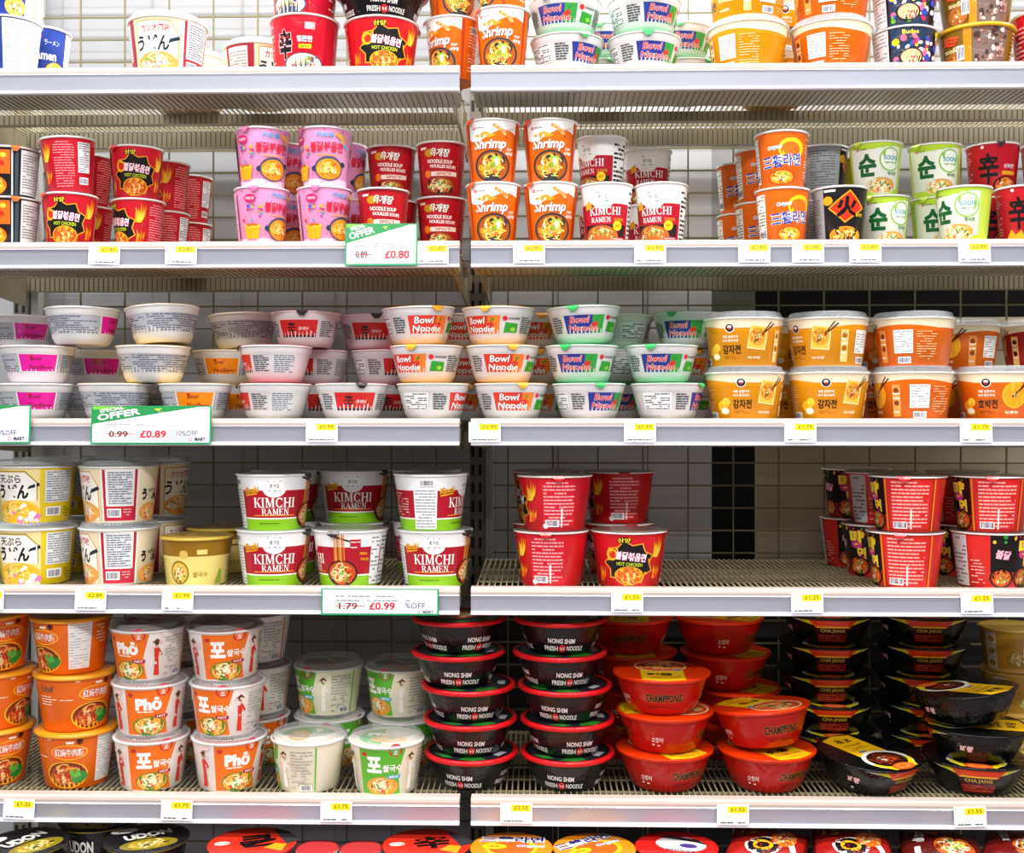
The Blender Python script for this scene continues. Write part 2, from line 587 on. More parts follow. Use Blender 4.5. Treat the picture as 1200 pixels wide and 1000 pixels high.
# ------------------------------------------------------------------ packs
def lathe(name, prof, mat, col, segs=44, sup=2.0, close=True, flute=None, smooth=True):
    """prof in mm [(r,z)...] from the outside bottom up"""
    V, Fc = [], []
    for (r, z) in prof:
        for i in range(segs):
            a = 2 * math.pi * i / segs
            rf = (abs(math.cos(a)) ** sup + abs(math.sin(a)) ** sup) ** (-1 / sup)
            rr = r * rf
            if flute and z < flute[0]:
                rr += flute[1] * (math.cos(a * segs / 2))
            V.append((rr * math.sin(a) / 1000, -rr * math.cos(a) / 1000, z / 1000))
    n = len(prof)
    for j in range(n - 1):
        for i in range(segs):
            k = (i + 1) % segs
            Fc.append((j * segs + i, j * segs + k, (j + 1) * segs + k, (j + 1) * segs + i))
    if close:
        Fc.append(tuple(reversed(range(segs))))
    me = mesh_from(name, V, Fc, mat)
    if smooth:
        me.polygons.foreach_set('use_smooth', [len(p.vertices) == 4 for p in me.polygons])
    paint(me, lin(col))
    return me

def rad(prof, z):
    pts = [p for p in prof]
    for (r0, z0), (r1, z1) in zip(pts, pts[1:]):
        if z1 > z0 and z0 <= z <= z1:
            return r0 + (r1 - r0) * (z - z0) / (z1 - z0)
    return pts[-1][0] if z > pts[-1][1] else pts[0][0]

KINDS = {}
class Kind:
    def __init__(self, key, name, desc, cat, rt, rb, h, body, art=None, mat=None, rim='#f2f0ec', rim_w=2.2, lid='foil', lid_col='#c9c9cc',
                 lid_art=None, tab=None, tab_ang=20, mid=None, sup=2.0, flute=None, rim_h=3.0, pitch=None, group=None, seed=1):
        KINDS[key] = self
        self.key, self.name, self.desc, self.cat, self.group = key, name, desc, cat, group or desc.split(',')[0] + 's'
        self.h = h
        self.rt = rt
        self.outer = (rt + rim_w + (2.2 if lid == 'clear' else 1.2)) * (1.0 if sup == 2.0 else 1.025)
        self.pitch = (pitch or h + (12 if lid == 'clear' else 1.0)) / 1000
        mat = mat or M_GLOSS
        prof = [(rb - 3, 1.5), (rb - 1.2, 0), (rb, 1.2)]
        if mid:
            prof += [(a, b) for a, b in mid]
        prof += [(rt, h - 2)]
        self.parts = []          # (name, mesh, parent index)
        word = 'cup' if 'cup' in name else ('bucket' if 'bucket' in name else 'bowl')
        self.parts.append((word + '_body', lathe(word + '_body', prof, mat, body, 48 if not flute else 96, sup, True, flute), -1))
        outer = prof[2:]
        rm = (rt + rb) / 2
        self.rm = rm
        if art:
            A = Art(seed)
            art(A, h, rm)
            def mapper(s, t, n):
                a = s / rm
                rf = (abs(math.cos(a)) ** sup + abs(math.sin(a)) ** sup) ** (-1 / sup)
                r = rad(outer, t) * rf + 0.28 + 0.03 * n
                return Vector((r * math.sin(a), -r * math.cos(a), t)) / 1000
            tcuts = [z for r, z in (mid or [])]
            for pn, me in build_art(A, mapper, mat, 9.0, tcuts).items():
                self.parts.append((pn.split('#')[0], me, 0))
        rp = [(rt - 1 - rim_h * .25, h - .2 - rim_h), (rt + rim_w * .7, h - rim_h), (rt + rim_w + .3, h - rim_h * .75), (rt + rim_w + .5, h - rim_h * .4), (rt + rim_w - .3, h - .3), (rt + rim_w * .3, h + .1), (rt - 3, h - .4)]
        self.parts.append(('rim', lathe('rim', rp, mat if mat in (M_FILM, M_WRAP) else M_FOAM, rim, 48, sup, False), -1))
        if lid == 'foil':
            lp = [(rt + rim_w, h - .2), (rt + rim_w + .2, h + .5), (rt - 4, h + .8), (rt * .5, h + .2), (.5, h + .1)]
            li = len(self.parts)
            self.parts.append(('lid', lathe('lid', lp, M_FOIL, lid_col, 40, sup, False), -1))
        elif lid == 'inset':
            lp = [(rt - 1.5, h - .6), (rt - 3, h - 1.2), (rt - 9, h - 1.4), (.5, h - 1.4)]
            li = len(self.parts)
            self.parts.append(('lid', lathe('lid', lp, mat, lid_col, 48, sup, False), -1))
        elif lid == 'flat':
            lp = [(rt + rim_w + 1, h - .6), (rt + rim_w + 1.4, h + .4), (rt + rim_w * .5, h + 1.0), (.5, h + 1.0)]
            li = len(self.parts)
            self.parts.append(('lid', lathe('lid', lp, mat, lid_col, 48, sup, False), -1))
        else:
            cp = [(rt - 3, h - .6), (rt - 12, h), (.5, h)]
            self.parts.append(('inner_lid', lathe('inner_lid', cp, M_FOIL, lid_col, 40, sup, False), -1))
            lp = [(rt + rim_w + 1.6, h - 4), (rt + rim_w + 2, h + 1), (rt + rim_w - .5, h + 2.5), (rt - 1.5, h + 2.6), (rt - 3.5, h + 9.5), (rt - 6, h + 11.2), (rt - 12, h + 11.4), (rt - 14, h + 9.6), (.5, h + 9.6)]
            li = len(self.parts)
            self.parts.append(('lid', lathe('lid', lp, M_CLEAR, '#ffffff', 48, sup, False), -1))
        if lid_art:
            A = Art(seed + 50)
            lid_art(A, rt)
            top = h + (1.0 if lid == 'flat' else (.9 if lid == 'foil' else (-1.4 if lid == 'inset' else 0.6)))
            for pn, me in build_art(A, lambda s, t, n: Vector((s, t, top + .25 + .03 * n)) / 1000, M_FOIL if lid != 'flat' else mat, 0).items():
                pn = pn.split('#')[0]
                self.parts.append(('lid_' + pn if not pn.startswith('lid') else pn, me, li if lid != 'clear' else li - 1))
        if tab:
            a0, R = math.radians(tab_ang), rt + rim_w + .8
            V, Fc = [], []
            for da, rr, z in ((-.17, R, h + .6), (.17, R, h + .6), (.13, R + 3, h - 4), (-.13, R + 3, h - 4), (.05, R + 2.2, h - 9.5), (-.06, R + 2.2, h - 9.5)):
                V.append((rr * math.sin(a0 + da) / 1000, -rr * math.cos(a0 + da) / 1000, z / 1000))
            V += [(x * .985, y * .985, z) for x, y, z in V]
            Fc = [(0, 3, 2, 1), (3, 5, 4, 2), (6, 7, 8, 9), (9, 8, 10, 11), (0, 1, 7, 6), (1, 2, 8, 7), (2, 4, 10, 8), (4, 5, 11, 10), (5, 3, 9, 11), (3, 0, 6, 9)]
            me = mesh_from('pull_tab', V, Fc, M_FOIL)
            paint(me, lin(tab))
            self.parts.append(('pull_tab', me, li))

QUEUE = []
def place(kind, loc, rot, label, tilt=(0, 0), key=None):
    QUEUE.append([kind, list(loc), rot, label, tilt, key if key is not None else len(QUEUE)])

def settle():
    """nudge neighbouring packs apart so that none stand inside each other, then build them"""
    groups = {}
    for q in QUEUE:
        groups.setdefault(q[5], []).append(q)
    gs = list(groups.values())
    home = {id(g): (g[0][1][0], g[0][1][1]) for g in gs}
    for it in range(160):
        moved = 0
        for i in range(len(gs)):
            for j in range(i + 1, len(gs)):
                A, B = gs[i], gs[j]
                if abs(A[0][1][0] - B[0][1][0]) > .24 or abs(A[0][1][2] - B[0][1][2]) > .5:
                    continue
                worst = None
                for a in A:
                    ka = KINDS[a[0]]
                    for b in B:
                        kb = KINDS[b[0]]
                        if a[1][2] + ka.h / 1000 < b[1][2] + .004 or b[1][2] + kb.h / 1000 < a[1][2] + .004:
                            continue
                        dx, dy = b[1][0] - a[1][0], b[1][1] - a[1][1]
                        d = math.hypot(dx, dy)
                        # height where both are widest
                        need = (ka.outer + kb.outer) / 1000
                        top = abs((a[1][2] + ka.h / 1000) - (b[1][2] + kb.h / 1000))
                        need -= min(.012, top * .2)
                        if d < need and (worst is None or need - d > worst[0]):
                            worst = (need - d, dx / max(d, 1e-4), dy / max(d, 1e-4))
                if worst:
                    moved += 1
                    s, ux, uy = worst
                    wa, wb = .04 + max(0, A[0][1][1] - .06) ** 1.0 * 6, .04 + max(0, B[0][1][1] - .06) ** 1.0 * 6
                    fa, fb = wa / (wa + wb), wb / (wa + wb)
                    for q in A:
                        q[1][0] -= ux * s * fa * .6; q[1][1] = min(.385, q[1][1] - uy * s * fa * .6)
                    for q in B:
                        q[1][0] += ux * s * fb * .6; q[1][1] = min(.385, q[1][1] + uy * s * fb * .6)
        if not moved:
            break
    far = sorted(((math.hypot(g[0][1][0] - home[id(g)][0], g[0][1][1] - home[id(g)][1]), g[0][3]) for g in gs), reverse=True)
    print('SETTLE', it, moved, [('%.3f' % d, l) for d, l in far[:12]])
    for q in QUEUE:
        build(*q[:5])

def build(kind, loc, rot, label, tilt):
    K = KINDS[kind]
    e = link(K.name, None)
    e.location = loc
    rot -= math.degrees(math.atan2(loc[0], loc[1] + DIST))     # customers turn packs to face the middle of the aisle
    e.rotation_euler = (math.radians(tilt[0]), math.radians(tilt[1]), math.radians(rot))
    thing(e, label, K.cat, K.group)
    obs = []
    for (pn, me, pi) in K.parts:
        obs.append(link(pn, me, e if pi < 0 else obs[pi]))
    return e

JIT = random.Random(5)
def stack(kind, shelf_no, px, Y, items, where, z0=0.0, kinds=None):
    """items, from the bottom up: (rotation, sideways shift in photo pixels, tilt, label words or None)"""
    z = DECK[shelf_no] + z0
    n = len(items)
    words = {1: [''], 2: ['lower', 'upper'], 3: ['bottom', 'middle', 'top'], 4: ['bottom', 'second', 'third', 'top'],
             5: ['bottom', 'second', 'third', 'fourth', 'top']}[n]
    for i, it in enumerate(items):
        it = (it,) if not isinstance(it, tuple) else it
        rot = it[0]
        dx = it[1] if len(it) > 1 else 0
        tilt = it[2] if len(it) > 2 else (0, 0)
        dy = it[3] if len(it) > 3 else 0
        k = kinds[i] if kinds else kind
        K = KINDS[k]
        if n == 1:
            label = '%s %s' % (K.desc, where)
        elif n == 2:
            label = '%s %s, %s' % (words[i], K.desc, where)
        else:
            label = '%s, %s%s of stack %s' % (K.desc, words[i], '' if words[i] in ('bottom', 'middle', 'top') else ' up', where)
        lift = math.sin(math.radians(max(abs(tilt[0]), abs(tilt[1])))) * 0.062
        place(k, (x_at(px + dx, Y + dy), Y + dy, z + lift + .0003), rot, label, tilt, (shelf_no, px, Y))
        z += K.pitch

# ------------------------------------------------------------------ artwork of each pack
def full(A, rm, t0, t1, col):
    A.rect(-math.pi * rm, math.pi * rm, t0, t1, col)

def logo(A, s, t, k=1.0, ink='#3b4048'):
    A.disc(s, t, 3.2 * k, 3.2 * k, '#d4142c', 14)
    A.disc(s, t + .4 * k, 1.3 * k, 1.1 * k, '#f6f2f0', 8)
    A.text('NONGSHIM', s + 12.5 * k, t, 3.0 * k, ink, 15 * k)

def art_shrimp(A, h, rm):
    pts_top = []
    n = 24
    W = math.pi * rm
    # white wavy crown
    for i in range(n):
        s0, s1 = -46 + 92 * i / n, -46 + 92 * (i + 1) / n
        f = lambda s: h * (.725 + .10 * math.sin(s / 46 * 2.6 + .5) + .05 * (abs(s) / 46) ** 2)
        A.poly([(s0, f(s0)), (s1, f(s1)), (s1, h - 3), (s0, h - 3)], '#f4f1ee', i == 0)
    A.rect(46, 52, 4, h - 6, '#b8380e'); A.rect(-52, -46, 4, h - 6, '#b8380e')
    logo(A, -34, h * .86, .9)
    A.poly([(-34, h * .74), (-12, h * .80), (6, h * .74), (-4, h * .70), (-22, h * .70)], '#f59a1e')
    # shrimp held by chopsticks
    A.on('food_picture')
    for i in range(6):
        A.disc(4 + i * 3.4, h * .90 - i * 2.6 - abs(i - 3) * .5, 4.6, 3.3, ('#e98a3a', '#f3b070')[i % 2], 10, True, -38)
    A.poly([(22, h * .72), (29, h * .68), (26, h * .76)], '#d2571c')
    A.poly([(18, h * .80), (40, h * .86), (40, h * .875), (18, h * .815)], '#f0c59a')
    A.on('label_print')
    A.text('Shrimp', -4, h * .575, 23, '#8e1c08', 60, .03, .25, 2)
    A.text('Shrimp', -5, h * .585, 23, '#fdfbf8', 60, .028, .25, 2)
    A.text('CUP', 33, h * .53, 4.5, '#fdfbf8'); A.text('새우탕', 33, h * .46, 6.5, '#fdfbf8', 17)
    A.food(0, h * .25, 36, h * .255, '#2e3136', '#a85418', ('#f0c23c', '#f6da78', '#e2a02c'), ('#5f9a2c', '#e2682c', '#f7ead0', '#8cbf3c'), 34, .88)
    A.lines(58, 104, 12, h - 14, '#f9d9b8', 15, None, 'nutrition_panel', .3)
    A.lines(-104, -58, 12, h - 14, '#f9d9b8', 15, None, 'nutrition_panel', .3)
    A.barcode(76, h * .8, 22, 13)
    A.rect(108, 138, 14, h - 14, '#f3efe9'); A.lines(109, 137, 15, h - 15, '#8a5a40', 14)

def art_kimchi_cup(A, h, rm):
    full(A, rm, 0, h * .66, '#b8152b')
    full(A, rm, h * .66, h - 3, '#f2f0ef')
    A.disc(-4, h * .69, 19, 13, '#f2f0ef', 20)
    A.crest(-4, h * .77, 25)
    A.serif('KIMCHI', 0, h * .54, 14, 60, '#fbf8f4')
    A.serif('RAMEN', -8, h * .40, 9, 38, '#fbf8f4')
    A.text('김치라면', 26, h * .40, 6, '#f0a032', 20)
    A.rect(-42, 42, 0, h * .32, '#2a1c1e')
    A.on('food_picture').disc(24, h * .3, 9, 9, '#f7d21e', 14)
    A.on('label_print')
    A.food(-8, h * .13, 34, h * .18, None, '#b8622a', ('#f4e2b0', '#f0c860', '#e8b04a'), ('#58a03a', '#d4402c', '#f8f0dc', '#e87a3a'), 26, 1)
    A.rect(14, 40, 3, 13, '#c8283c'); A.lines(14, 40, 3, 13, '#f6dada', 2, None, 'label_print')
    A.text('HOT', 24, h * .3, 4.5, '#c2201c', 9)
    A.lines(47, 80, 4, h - 10, '#1d1d20', 11, '#efeeec', 'nutrition_panel', .5)
    A.lines(-90, -50, 8, h * .6, '#f0c8c8', 12, None)
    A.lines(84, 130, 8, h * .6, '#f0c8c8', 12, None)
    A.barcode(105, h * .75, 24, 14)
    A.poly([(-40, h * .66), (-28, h * .72), (-24, h * .60), (-38, h * .56)], '#e8a824')

def art_kimchi_bowl(A, h, rm):
    full(A, rm, 0, h * .2, '#86c01c')
    full(A, rm, h * .2, h * .225, '#f6f4ef')
    full(A, rm, h * .225, h * .72, '#ad1226')
    full(A, rm, h * .72, h - 3, '#eeeeef')
    A.disc(0, h * .74, 20, 15, '#eeeeef', 20)
    A.crest(0, h * .80, 26)
    A.text('Kimchi', -42, h * .72, 12, '#7a3a08', 30, .04, .2, 8)
    A.text('Kimchi', -42.5, h * .73, 12, '#f7b51a', 30, .025, .2, 8)
    A.poly([(-56, h * .61), (-30, h * .655), (-30, h * .675), (-56, h * .64)], '#f7a81a')
    A.serif('KIMCHI', 0, h * .50, 18, 78, '#fcfaf6')
    A.serif('RAMEN', 2, h * .335, 11.5, 52, '#fcfaf6')
    A.rect(-40, 40, h * .26, h * .275, '#f29a1c')
    A.lines(-34, 34, h * .09, h * .16, '#4d7a10', 1, None, 'label_print', .4)
    # noodle bowl with lifted noodles
    A.on('food_picture')
    for i in range(7):
        s = 62 + i * 3.1
        A.poly([(s, h * .3), (s + 2.2, h * .3), (s + 3 - i * .3, h * .95), (s + 1.4 - i * .3, h * .95)], ('#e88a2a', '#f6c15a', '#c8441c')[i % 3])
    A.poly([(52, h * .93), (96, h * .80), (96, h * .83), (52, h * .96)], '#30201c')
    A.on('label_print')
    A.food(76, h * .25, 30, h * .24, '#3a1c1c', '#c44a1c', ('#f4c46a', '#e88a3a', '#f6dca0'), ('#4c9a34', '#c4281c', '#f2d8a8'), 36, .88)
    A.rect(92, 110, h * .66, h * .86, '#b8152b'); A.lines(92, 110, h * .68, h * .85, '#f4e4e4', 3, None, 'label_print')
    A.text('NEW', 116, h * .6, 5, '#f7b51a', 14, rot=-6); A.text('TASTE', 118, h * .5, 5, '#f7b51a', 16, rot=-6)
    A.lines(130, 152, 3, h - 7, '#6f7680', 12, '#eceded')
    A.lines(155, 178, 3, h - 7, '#5f6670', 12, '#eceded', 'nutrition_panel', .5)
    A.lines(-104, -62, 3, h * .76, '#8e949c', 13, '#ececec', 'nutrition_panel', .4, .95)
    A.barcode(-80, h * .86, 26, 12)
    A.lines(-170, -112, h * .24, h * .7, '#e2a8a8', 9, None)

def buldak_front(A, h, k=1.0, cx=0.0):
    # black burst with lettering, bowl and flames
    for grow, c in ((1.0, '#e8a01c'), (.94, '#161314')):
        pts = []
        for i in range(18):
            a = 2 * math.pi * i / 18
            r = (1.0 if i % 2 else .8) * grow
            pts.append((cx + 46 * k * r * math.cos(a), h * .45 + h * .42 * r * math.sin(a)))
        for i in range(18):
            A.poly([(cx, h * .45), pts[i], pts[(i + 1) % 18]], c, i == 0)
    A.disc(cx - 8, h * .86, 11 * k, h * .06, '#1b1718'); A.text('삼양', cx - 8, h * .865, h * .085, '#f7e01e', 20 * k)
    A.disc(cx - 29 * k, h * .6, 10 * k, h * .11, '#f2b41c'); A.disc(cx - 28 * k, h * .6, 6 * k, h * .07, '#d62a1c')
    A.text('불닭볶음면', cx + 4 * k, h * .57, h * .155, '#fbe9f0', 52 * k, .03, .1, -6, '#e0487a')
    A.text('HOT CHICKEN', cx + 1 * k, h * .43, h * .065, '#c9d92a', 44 * k, .02, 0, -3)
    A.food(cx, h * .22, 26 * k, h * .17, '#f2b41c', '#d4521a', ('#f2a83a', '#f7c95e', '#e87a2a'), ('#e2571c', '#f7d98a', '#c8321a'), 30, .93)
    A.flames(cx + 54 * k, h * .55, 24 * k, h * .4)
    A.flames(cx + 54 * k, h * .16, 20 * k, h * .28, ('#f29a1c', '#e8401c'))
    A.flames(cx - 50 * k, h * .1, 16 * k, h * .3, ('#f29a1c', '#e8401c'))

def art_buldak_cup(A, h, rm):
    buldak_front(A, h, .92, 0)
    A.lines(62, 102, h * .06, h * .93, '#f4a4a8', 18, '#c4182c', 'nutrition_panel', .3, .95)
    A.barcode(118, h * .2, 20, 13)
    A.lines(106, 130, h * .35, h * .9, '#6d7480', 13, '#eceaea', 'nutrition_panel', .42)
    A.lines(-104, -60, h * .06, h * .93, '#ef9aa0', 18, '#bc1528', 'nutrition_panel', .3, .95)
    A.barcode(-80, h * .13, 22, 12)

def art_buldak_bowl(A, h, rm):
    buldak_front(A, h, 1.08, 0)
    A.lines(78, 142, h * .08, h * .93, '#f5a6a8', 13, '#cb1a2a', 'nutrition_panel', .42, .95)
    A.barcode(97, h * .15, 26, 13)
    A.rect(113.5, 116.5, h * .08, h * .42, '#f6e2e0')
    A.disc(84, h * .1, 5, 5, '#f0e8e4', 10)
    A.lines(-140, -78, h * .08, h * .93, '#f5a6a8', 13, '#cb1a2a', 'nutrition_panel', .42, .95)
    A.barcode(-118, h * .15, 26, 13)
    A.rect(-98, -95, h * .08, h * .5, '#f6e2e0')
    A.rect(-176, -150, 3, h - 6, '#d8d6d6'); A.lines(-176, -150, 4, h - 7, '#7c8088', 10)

def art_stew_bowl(A, h, rm):
    A.rect(-64, 30, h * .3, h - 3, '#17110f')
    A.text('불닭', -42, h * .62, h * .16, '#f6c8da', 26, .03, .1, -8, '#c82a5c')
    A.text('탕', 2, h * .72, h * .34, '#f7e41e', None, .05, 0, 0, '#d8348a')
    A.text('면', 12, h * .46, h * .22, '#f7e41e', None, .04, 0, 0, '#d8348a')
    A.scatter(-60, 28, h * .82, h * .95, ['#3f9a3a', '#c8282c', '#f2c22c'], 9, 2.5, 5)
    A.food(4, h * .2, 25, h * .2, '#15100f', '#c24a1c', ('#f0c05a', '#e29a3c', '#d8672c'), ('#4c9a34', '#d83a2c', '#f4dcae'), 30, .84)
    A.food(-44, h * .2, 22, h * .18, '#15100f', '#c24a1c', ('#f0c05a', '#e29a3c', '#d8672c'), ('#4c9a34', '#d83a2c', '#f4dcae'), 26, .84)
    A.rect(32, 35, 2, h - 4, '#f08a1c')
    A.lines(40, 112, h * .06, h * .95, '#f8b0a8', 13, '#d82622', 'nutrition_panel', .42, .95)
    A.barcode(58, h * .13, 26, 13)
    A.rect(76, 79, h * .06, h * .42, '#f8e4e0')
    A.lines(-100, -72, h * .06, h * .55, '#f7a49c', 8, None)
    A.rect(-140, -104, 3, h - 5, '#c9c4c4'); A.lines(-140, -104, 4, h - 6, '#5d5c64', 12)
    A.rect(118, 121, 2, h - 4, '#f08a1c')

def art_carbo_cup(A, h, rm):
    full(A, rm, 0, h * .13, '#f7c6df')
    A.scatter(-130, 130, h * .05, h * .97, ['#d85a9c', '#e889c0', '#b468c8', '#e04a78'], 60, 1.0, 2.0)
    A.text('까르보', -3, h * .86, h * .09, '#3ba8d8', 30, .03)
    A.poly([(16, h * .92), (30, h * .86), (34, h * .74), (28, h * .72), (24, h * .8), (14, h * .86)], '#f2b03a')
    A.poly([(20, h * .78), (40, h * .70), (42, h * .64), (26, h * .72)], '#78c4e8')
    A.text('불닭볶음면', 0, h * .66, h * .17, '#d4243c', 58, .03, .05)
    A.rect(-18, 22, h * .515, h * .53, '#f0a83a')
    A.on('food_picture')
    A.disc(4, h * .3, 27, h * .2, '#2f4a68', 22); A.disc(31, h * .38, 6, 5, '#26364e', 10); A.disc(-23, h * .3, 6, 5, '#26364e', 10)
    A.on('label_print')
    A.food(4, h * .29, 24, h * .175, None, '#e88a1c', ('#f7b93a', '#f29a24', '#fbd070'), ('#e2571c', '#f7e09a'), 24, 1)
    A.disc(-54, h * .8, 11, h * .07, '#d8246c', 14); A.text('매운맛', -54, h * .8, 5, '#fbe6f0', 15)
    A.text('불닭', 74, h * .66, h * .17, '#d4243c', 24, .03); A.text('까르보', 76, h * .86, h * .08, '#3ba8d8', 26, .03)
    A.on('food_picture').poly([(-64, h * .12), (-40, h * .12), (-36, h * .34), (-68, h * .34)], '#f0a41c')
    A.disc(-52, h * .34, 16, h * .035, '#f7c93c', 14); A.disc(-52, h * .35, 12, h * .025, '#d8641c', 12)
    A.on('label_print')
    A.scatter(-70, -34, h * .4, h * .68, ['#f2a12c', '#d82a5c', '#7a4ab8', '#3a9ad0'], 14, 2, 4)
    A.lines(-128, -84, h * .1, h * .92, '#b0588c', 16, '#f3bcd8', 'nutrition_panel', .3)
    A.lines(100, 132, h * .3, h * .9, '#8a7a8c', 12, '#f4eef2')
    A.barcode(116, h * .16, 24, 13)

def art_soup_cup(A, h, rm):
    full(A, rm, 0, h * .1, '#8e0c18')
    A.rect(-40, 40, h * .1, h * .92, '#b5121f')
    A.rect(-40, -26, h * .86, h * .9, '#f0d6d2')
    A.disc(-20, h * .79, 10, h * .07, '#c8921c', 14)
    A.text('육개장', 0, h * .79, h * .15, '#f5efe4', 36, .03, .2, -4, '#3a2a10')
    A.text('NOODLE SOUP', 0, h * .63, h * .07, '#f6ece6', 48, .03, 0, -3)
    A.text('NOUILLES SOUPE', 6, h * .54, h * .06, '#f6ece6', 50, .03, 0, -3)
    A.rect(-18, 34, h * .37, h * .45, '#f3d8cc'); A.text('SPICY', 8, h * .41, h * .05, '#b03a2c', 30)
    A.disc(-25, h * .41, 7, h * .07, '#ee7a1c', 12)
    A.food(0, h * .2, 32, h * .16, '#2c1210', '#a8481c', ('#e8c070', '#d8923a', '#f0dcae'), ('#4c9a34', '#c8321c', '#e8d8a0', '#7fae3c'), 26, .95)
    A.lines(50, 96, h * .08, h * .9, '#e09a90', 16, None, 'nutrition_panel', .3)
    A.lines(-96, -50, h * .08, h * .9, '#e09a90', 16, None, 'nutrition_panel', .3)
    A.rect(100, 128, h * .06, h * .9, '#e9e6e4'); A.lines(100, 128, h * .08, h * .88, '#6a6468', 14)

def art_samyang_cup(A, h, rm):
    for cx in (0, 118, -118):
        if cx == 0 or True:
            A.disc(cx + 18, h * .68, 24, h * .19, '#f6cc1c', 20); A.disc(cx + 16, h * .66, 18, h * .14, '#f0701c', 18)
            A.text('Original', cx - 12, h * .70, h * .09, '#e8f4f8', 26, .03, .2, 6, '#5ab4d8')
            A.text('三養라면', cx, h * .47, h * .235, '#fbfaf6', 74, .06, 0, 5)
            A.text('三養라면', cx, h * .472, h * .23, '#1c3aa0', 72, .022, 0, 5)
            A.food(cx, h * .18, 26, h * .14, '#e8401c', '#f29a1c', ('#f7d048', '#f2b42c', '#fbe08a'), ('#5fa03a', '#d8401c', '#f7efd8'), 24, .86)
    A.lines(44, 70, h * .1, h * .9, '#fbdcc0', 16, None, 'nutrition_panel', .3)
    A.lines(-72, -46, h * .1, h * .9, '#7a6458', 14, '#f3ece4', 'nutrition_panel', .4)
    A.barcode(-58, h * .2, 22, 13)

def art_hwa_cup(A, h, rm):
    A.rect(-144, -38, 2, h - 4, '#9aa0a4')
    A.lines(-100, -44, h * .08, h * .92, '#5d646a', 17, None, 'nutrition_panel', .4)
    A.disc(-30, h * .75, 9, h * .08, '#e8a01c', 12)
    A.poly([(0, h * .36), (38, h * .62), (8, h * .93), (-30, h * .62)], '#f0a01c')
    A.poly([(0, h * .39), (34, h * .62), (8, h * .9), (-26, h * .62)], '#dc3416')
    A.text('火', 4, h * .64, h * .36, '#100d0d', None, .04)
    A.text('열라면', 28, h * .5, 6, '#f7c81e', 16)
    A.rect(-36, -16, h * .9, h * .94, '#f4f0ec')
    A.food(2, h * .14, 32, h * .17, '#1a1414', '#e88a1c', ('#f7c93c', '#f2a82c', '#fbe08a'), ('#d8401c', '#5f9a3a', '#f7d890'), 28, .97)

def art_soon_cup(A, h, rm):
    n = 20
    for sg in (0,):
        for i in range(n):
            s0, s1 = -144 + 288 * i / n, -144 + 288 * (i + 1) / n
            A.rect(s0, s1, h * .88 - 3 * math.sin(i * .9), h - 3, '#b5d63a', i == 0)
    full(A, rm, 0, h * .12, '#b5d63a')
    A.rect(48, 84, 2, h - 3, '#bfd84a'); A.rect(-84, -52, 2, h - 3, '#bfd84a')
    logo(A, -34, h * .86, .8, '#3a6a34')
    A.text('순', -17, h * .56, h * .42, '#16602c', 34, .045)
    A.disc(26, h * .66, 21, h * .22, '#8cc63a', 22); A.disc(26, h * .66, 18.5, h * .195, '#f4f8e8', 22)
    A.text('SOON', 26, h * .69, h * .085, '#3a9ab8', 26, .03); A.text('veggie ramyun', 26, h * .60, h * .045, '#4a8a3a', 24)
    A.text('채식면', 30, h * .40, h * .07, '#4a8a2c', 18)
    A.food(10, h * .18, 30, h * .16, '#dcdcc8', '#e2a04a', ('#f4e2a0', '#f0c870', '#f8f0cc'), ('#6aa83a', '#d86a2c', '#f8f4e4', '#4a7a2c'), 26, .92)
    A.lines(90, 136, h * .16, h * .86, '#7f9a6a', 15, '#f4f6ee', 'nutrition_panel', .32)
    A.lines(-136, -90, h * .16, h * .86, '#7f9a6a', 15, '#f4f6ee', 'nutrition_panel', .32)

def art_shin_cup(A, h, rm):
    A.text('辛', -16, h * .52, h * .58, '#141010', 36, .022)
    A.disc(-26, h * .92, 3, 3, '#f4e8e4', 10)
    A.text('신라면', 22, h * .56, h * .08, '#dcecf4', 22, .02); A.rect(8, 36, h * .40, h * .47, '#e8a41c')
    A.poly([(-40, h * .08), (-30, h * .24), (-22, h * .14), (-12, h * .22), (-4, h * .06)], '#f0a01c')
    A.food(18, h * .2, 26, h * .18, '#1a1412', '#c8401c', ('#f2bc4a', '#f7d890', '#e2902c'), ('#5f9a3a', '#d8341c', '#f4e8cc'), 28, .88)
    A.rect(48, 84, 2, h - 3, '#8e0c18'); A.lines(50, 82, h * .08, h * .9, '#f0b4b0', 16, None, 'nutrition_panel', .3)
    A.lines(-90, -46, h * .08, h * .9, '#f0b4b0', 16, None, 'nutrition_panel', .3)
    A.text('辛', 118, h * .52, h * .58, '#141010', 36, .022)

def art_dark_cup(A, h, rm):
    A.food(-6, h * .22, 26, h * .2, '#c8501c', '#ee9a1c', ('#f7c93c', '#f2a82c', '#fbe08a'), ('#d8401c', '#5f9a3a'), 24, .95)
    A.rect(-42, 26, h * .45, h * .92, '#e8661c'); A.scatter(-38, 22, h * .5, h * .88, ['#f6c83c', '#c8301c', '#f8e6c0', '#2a1c18'], 18, 3, 7)
    A.rect(28, 31, 3, h - 5, '#c8cacc'); A.rect(34, 40, 3, h - 5, '#3c4a54')
    A.lines(44, 96, h * .06, h * .94, '#7c8288', 16, '#d9d9d8', 'nutrition_panel', .45)
    A.lines(-98, -48, h * .06, h * .94, '#90969c', 16, '#3c3c40', 'nutrition_panel', .4)

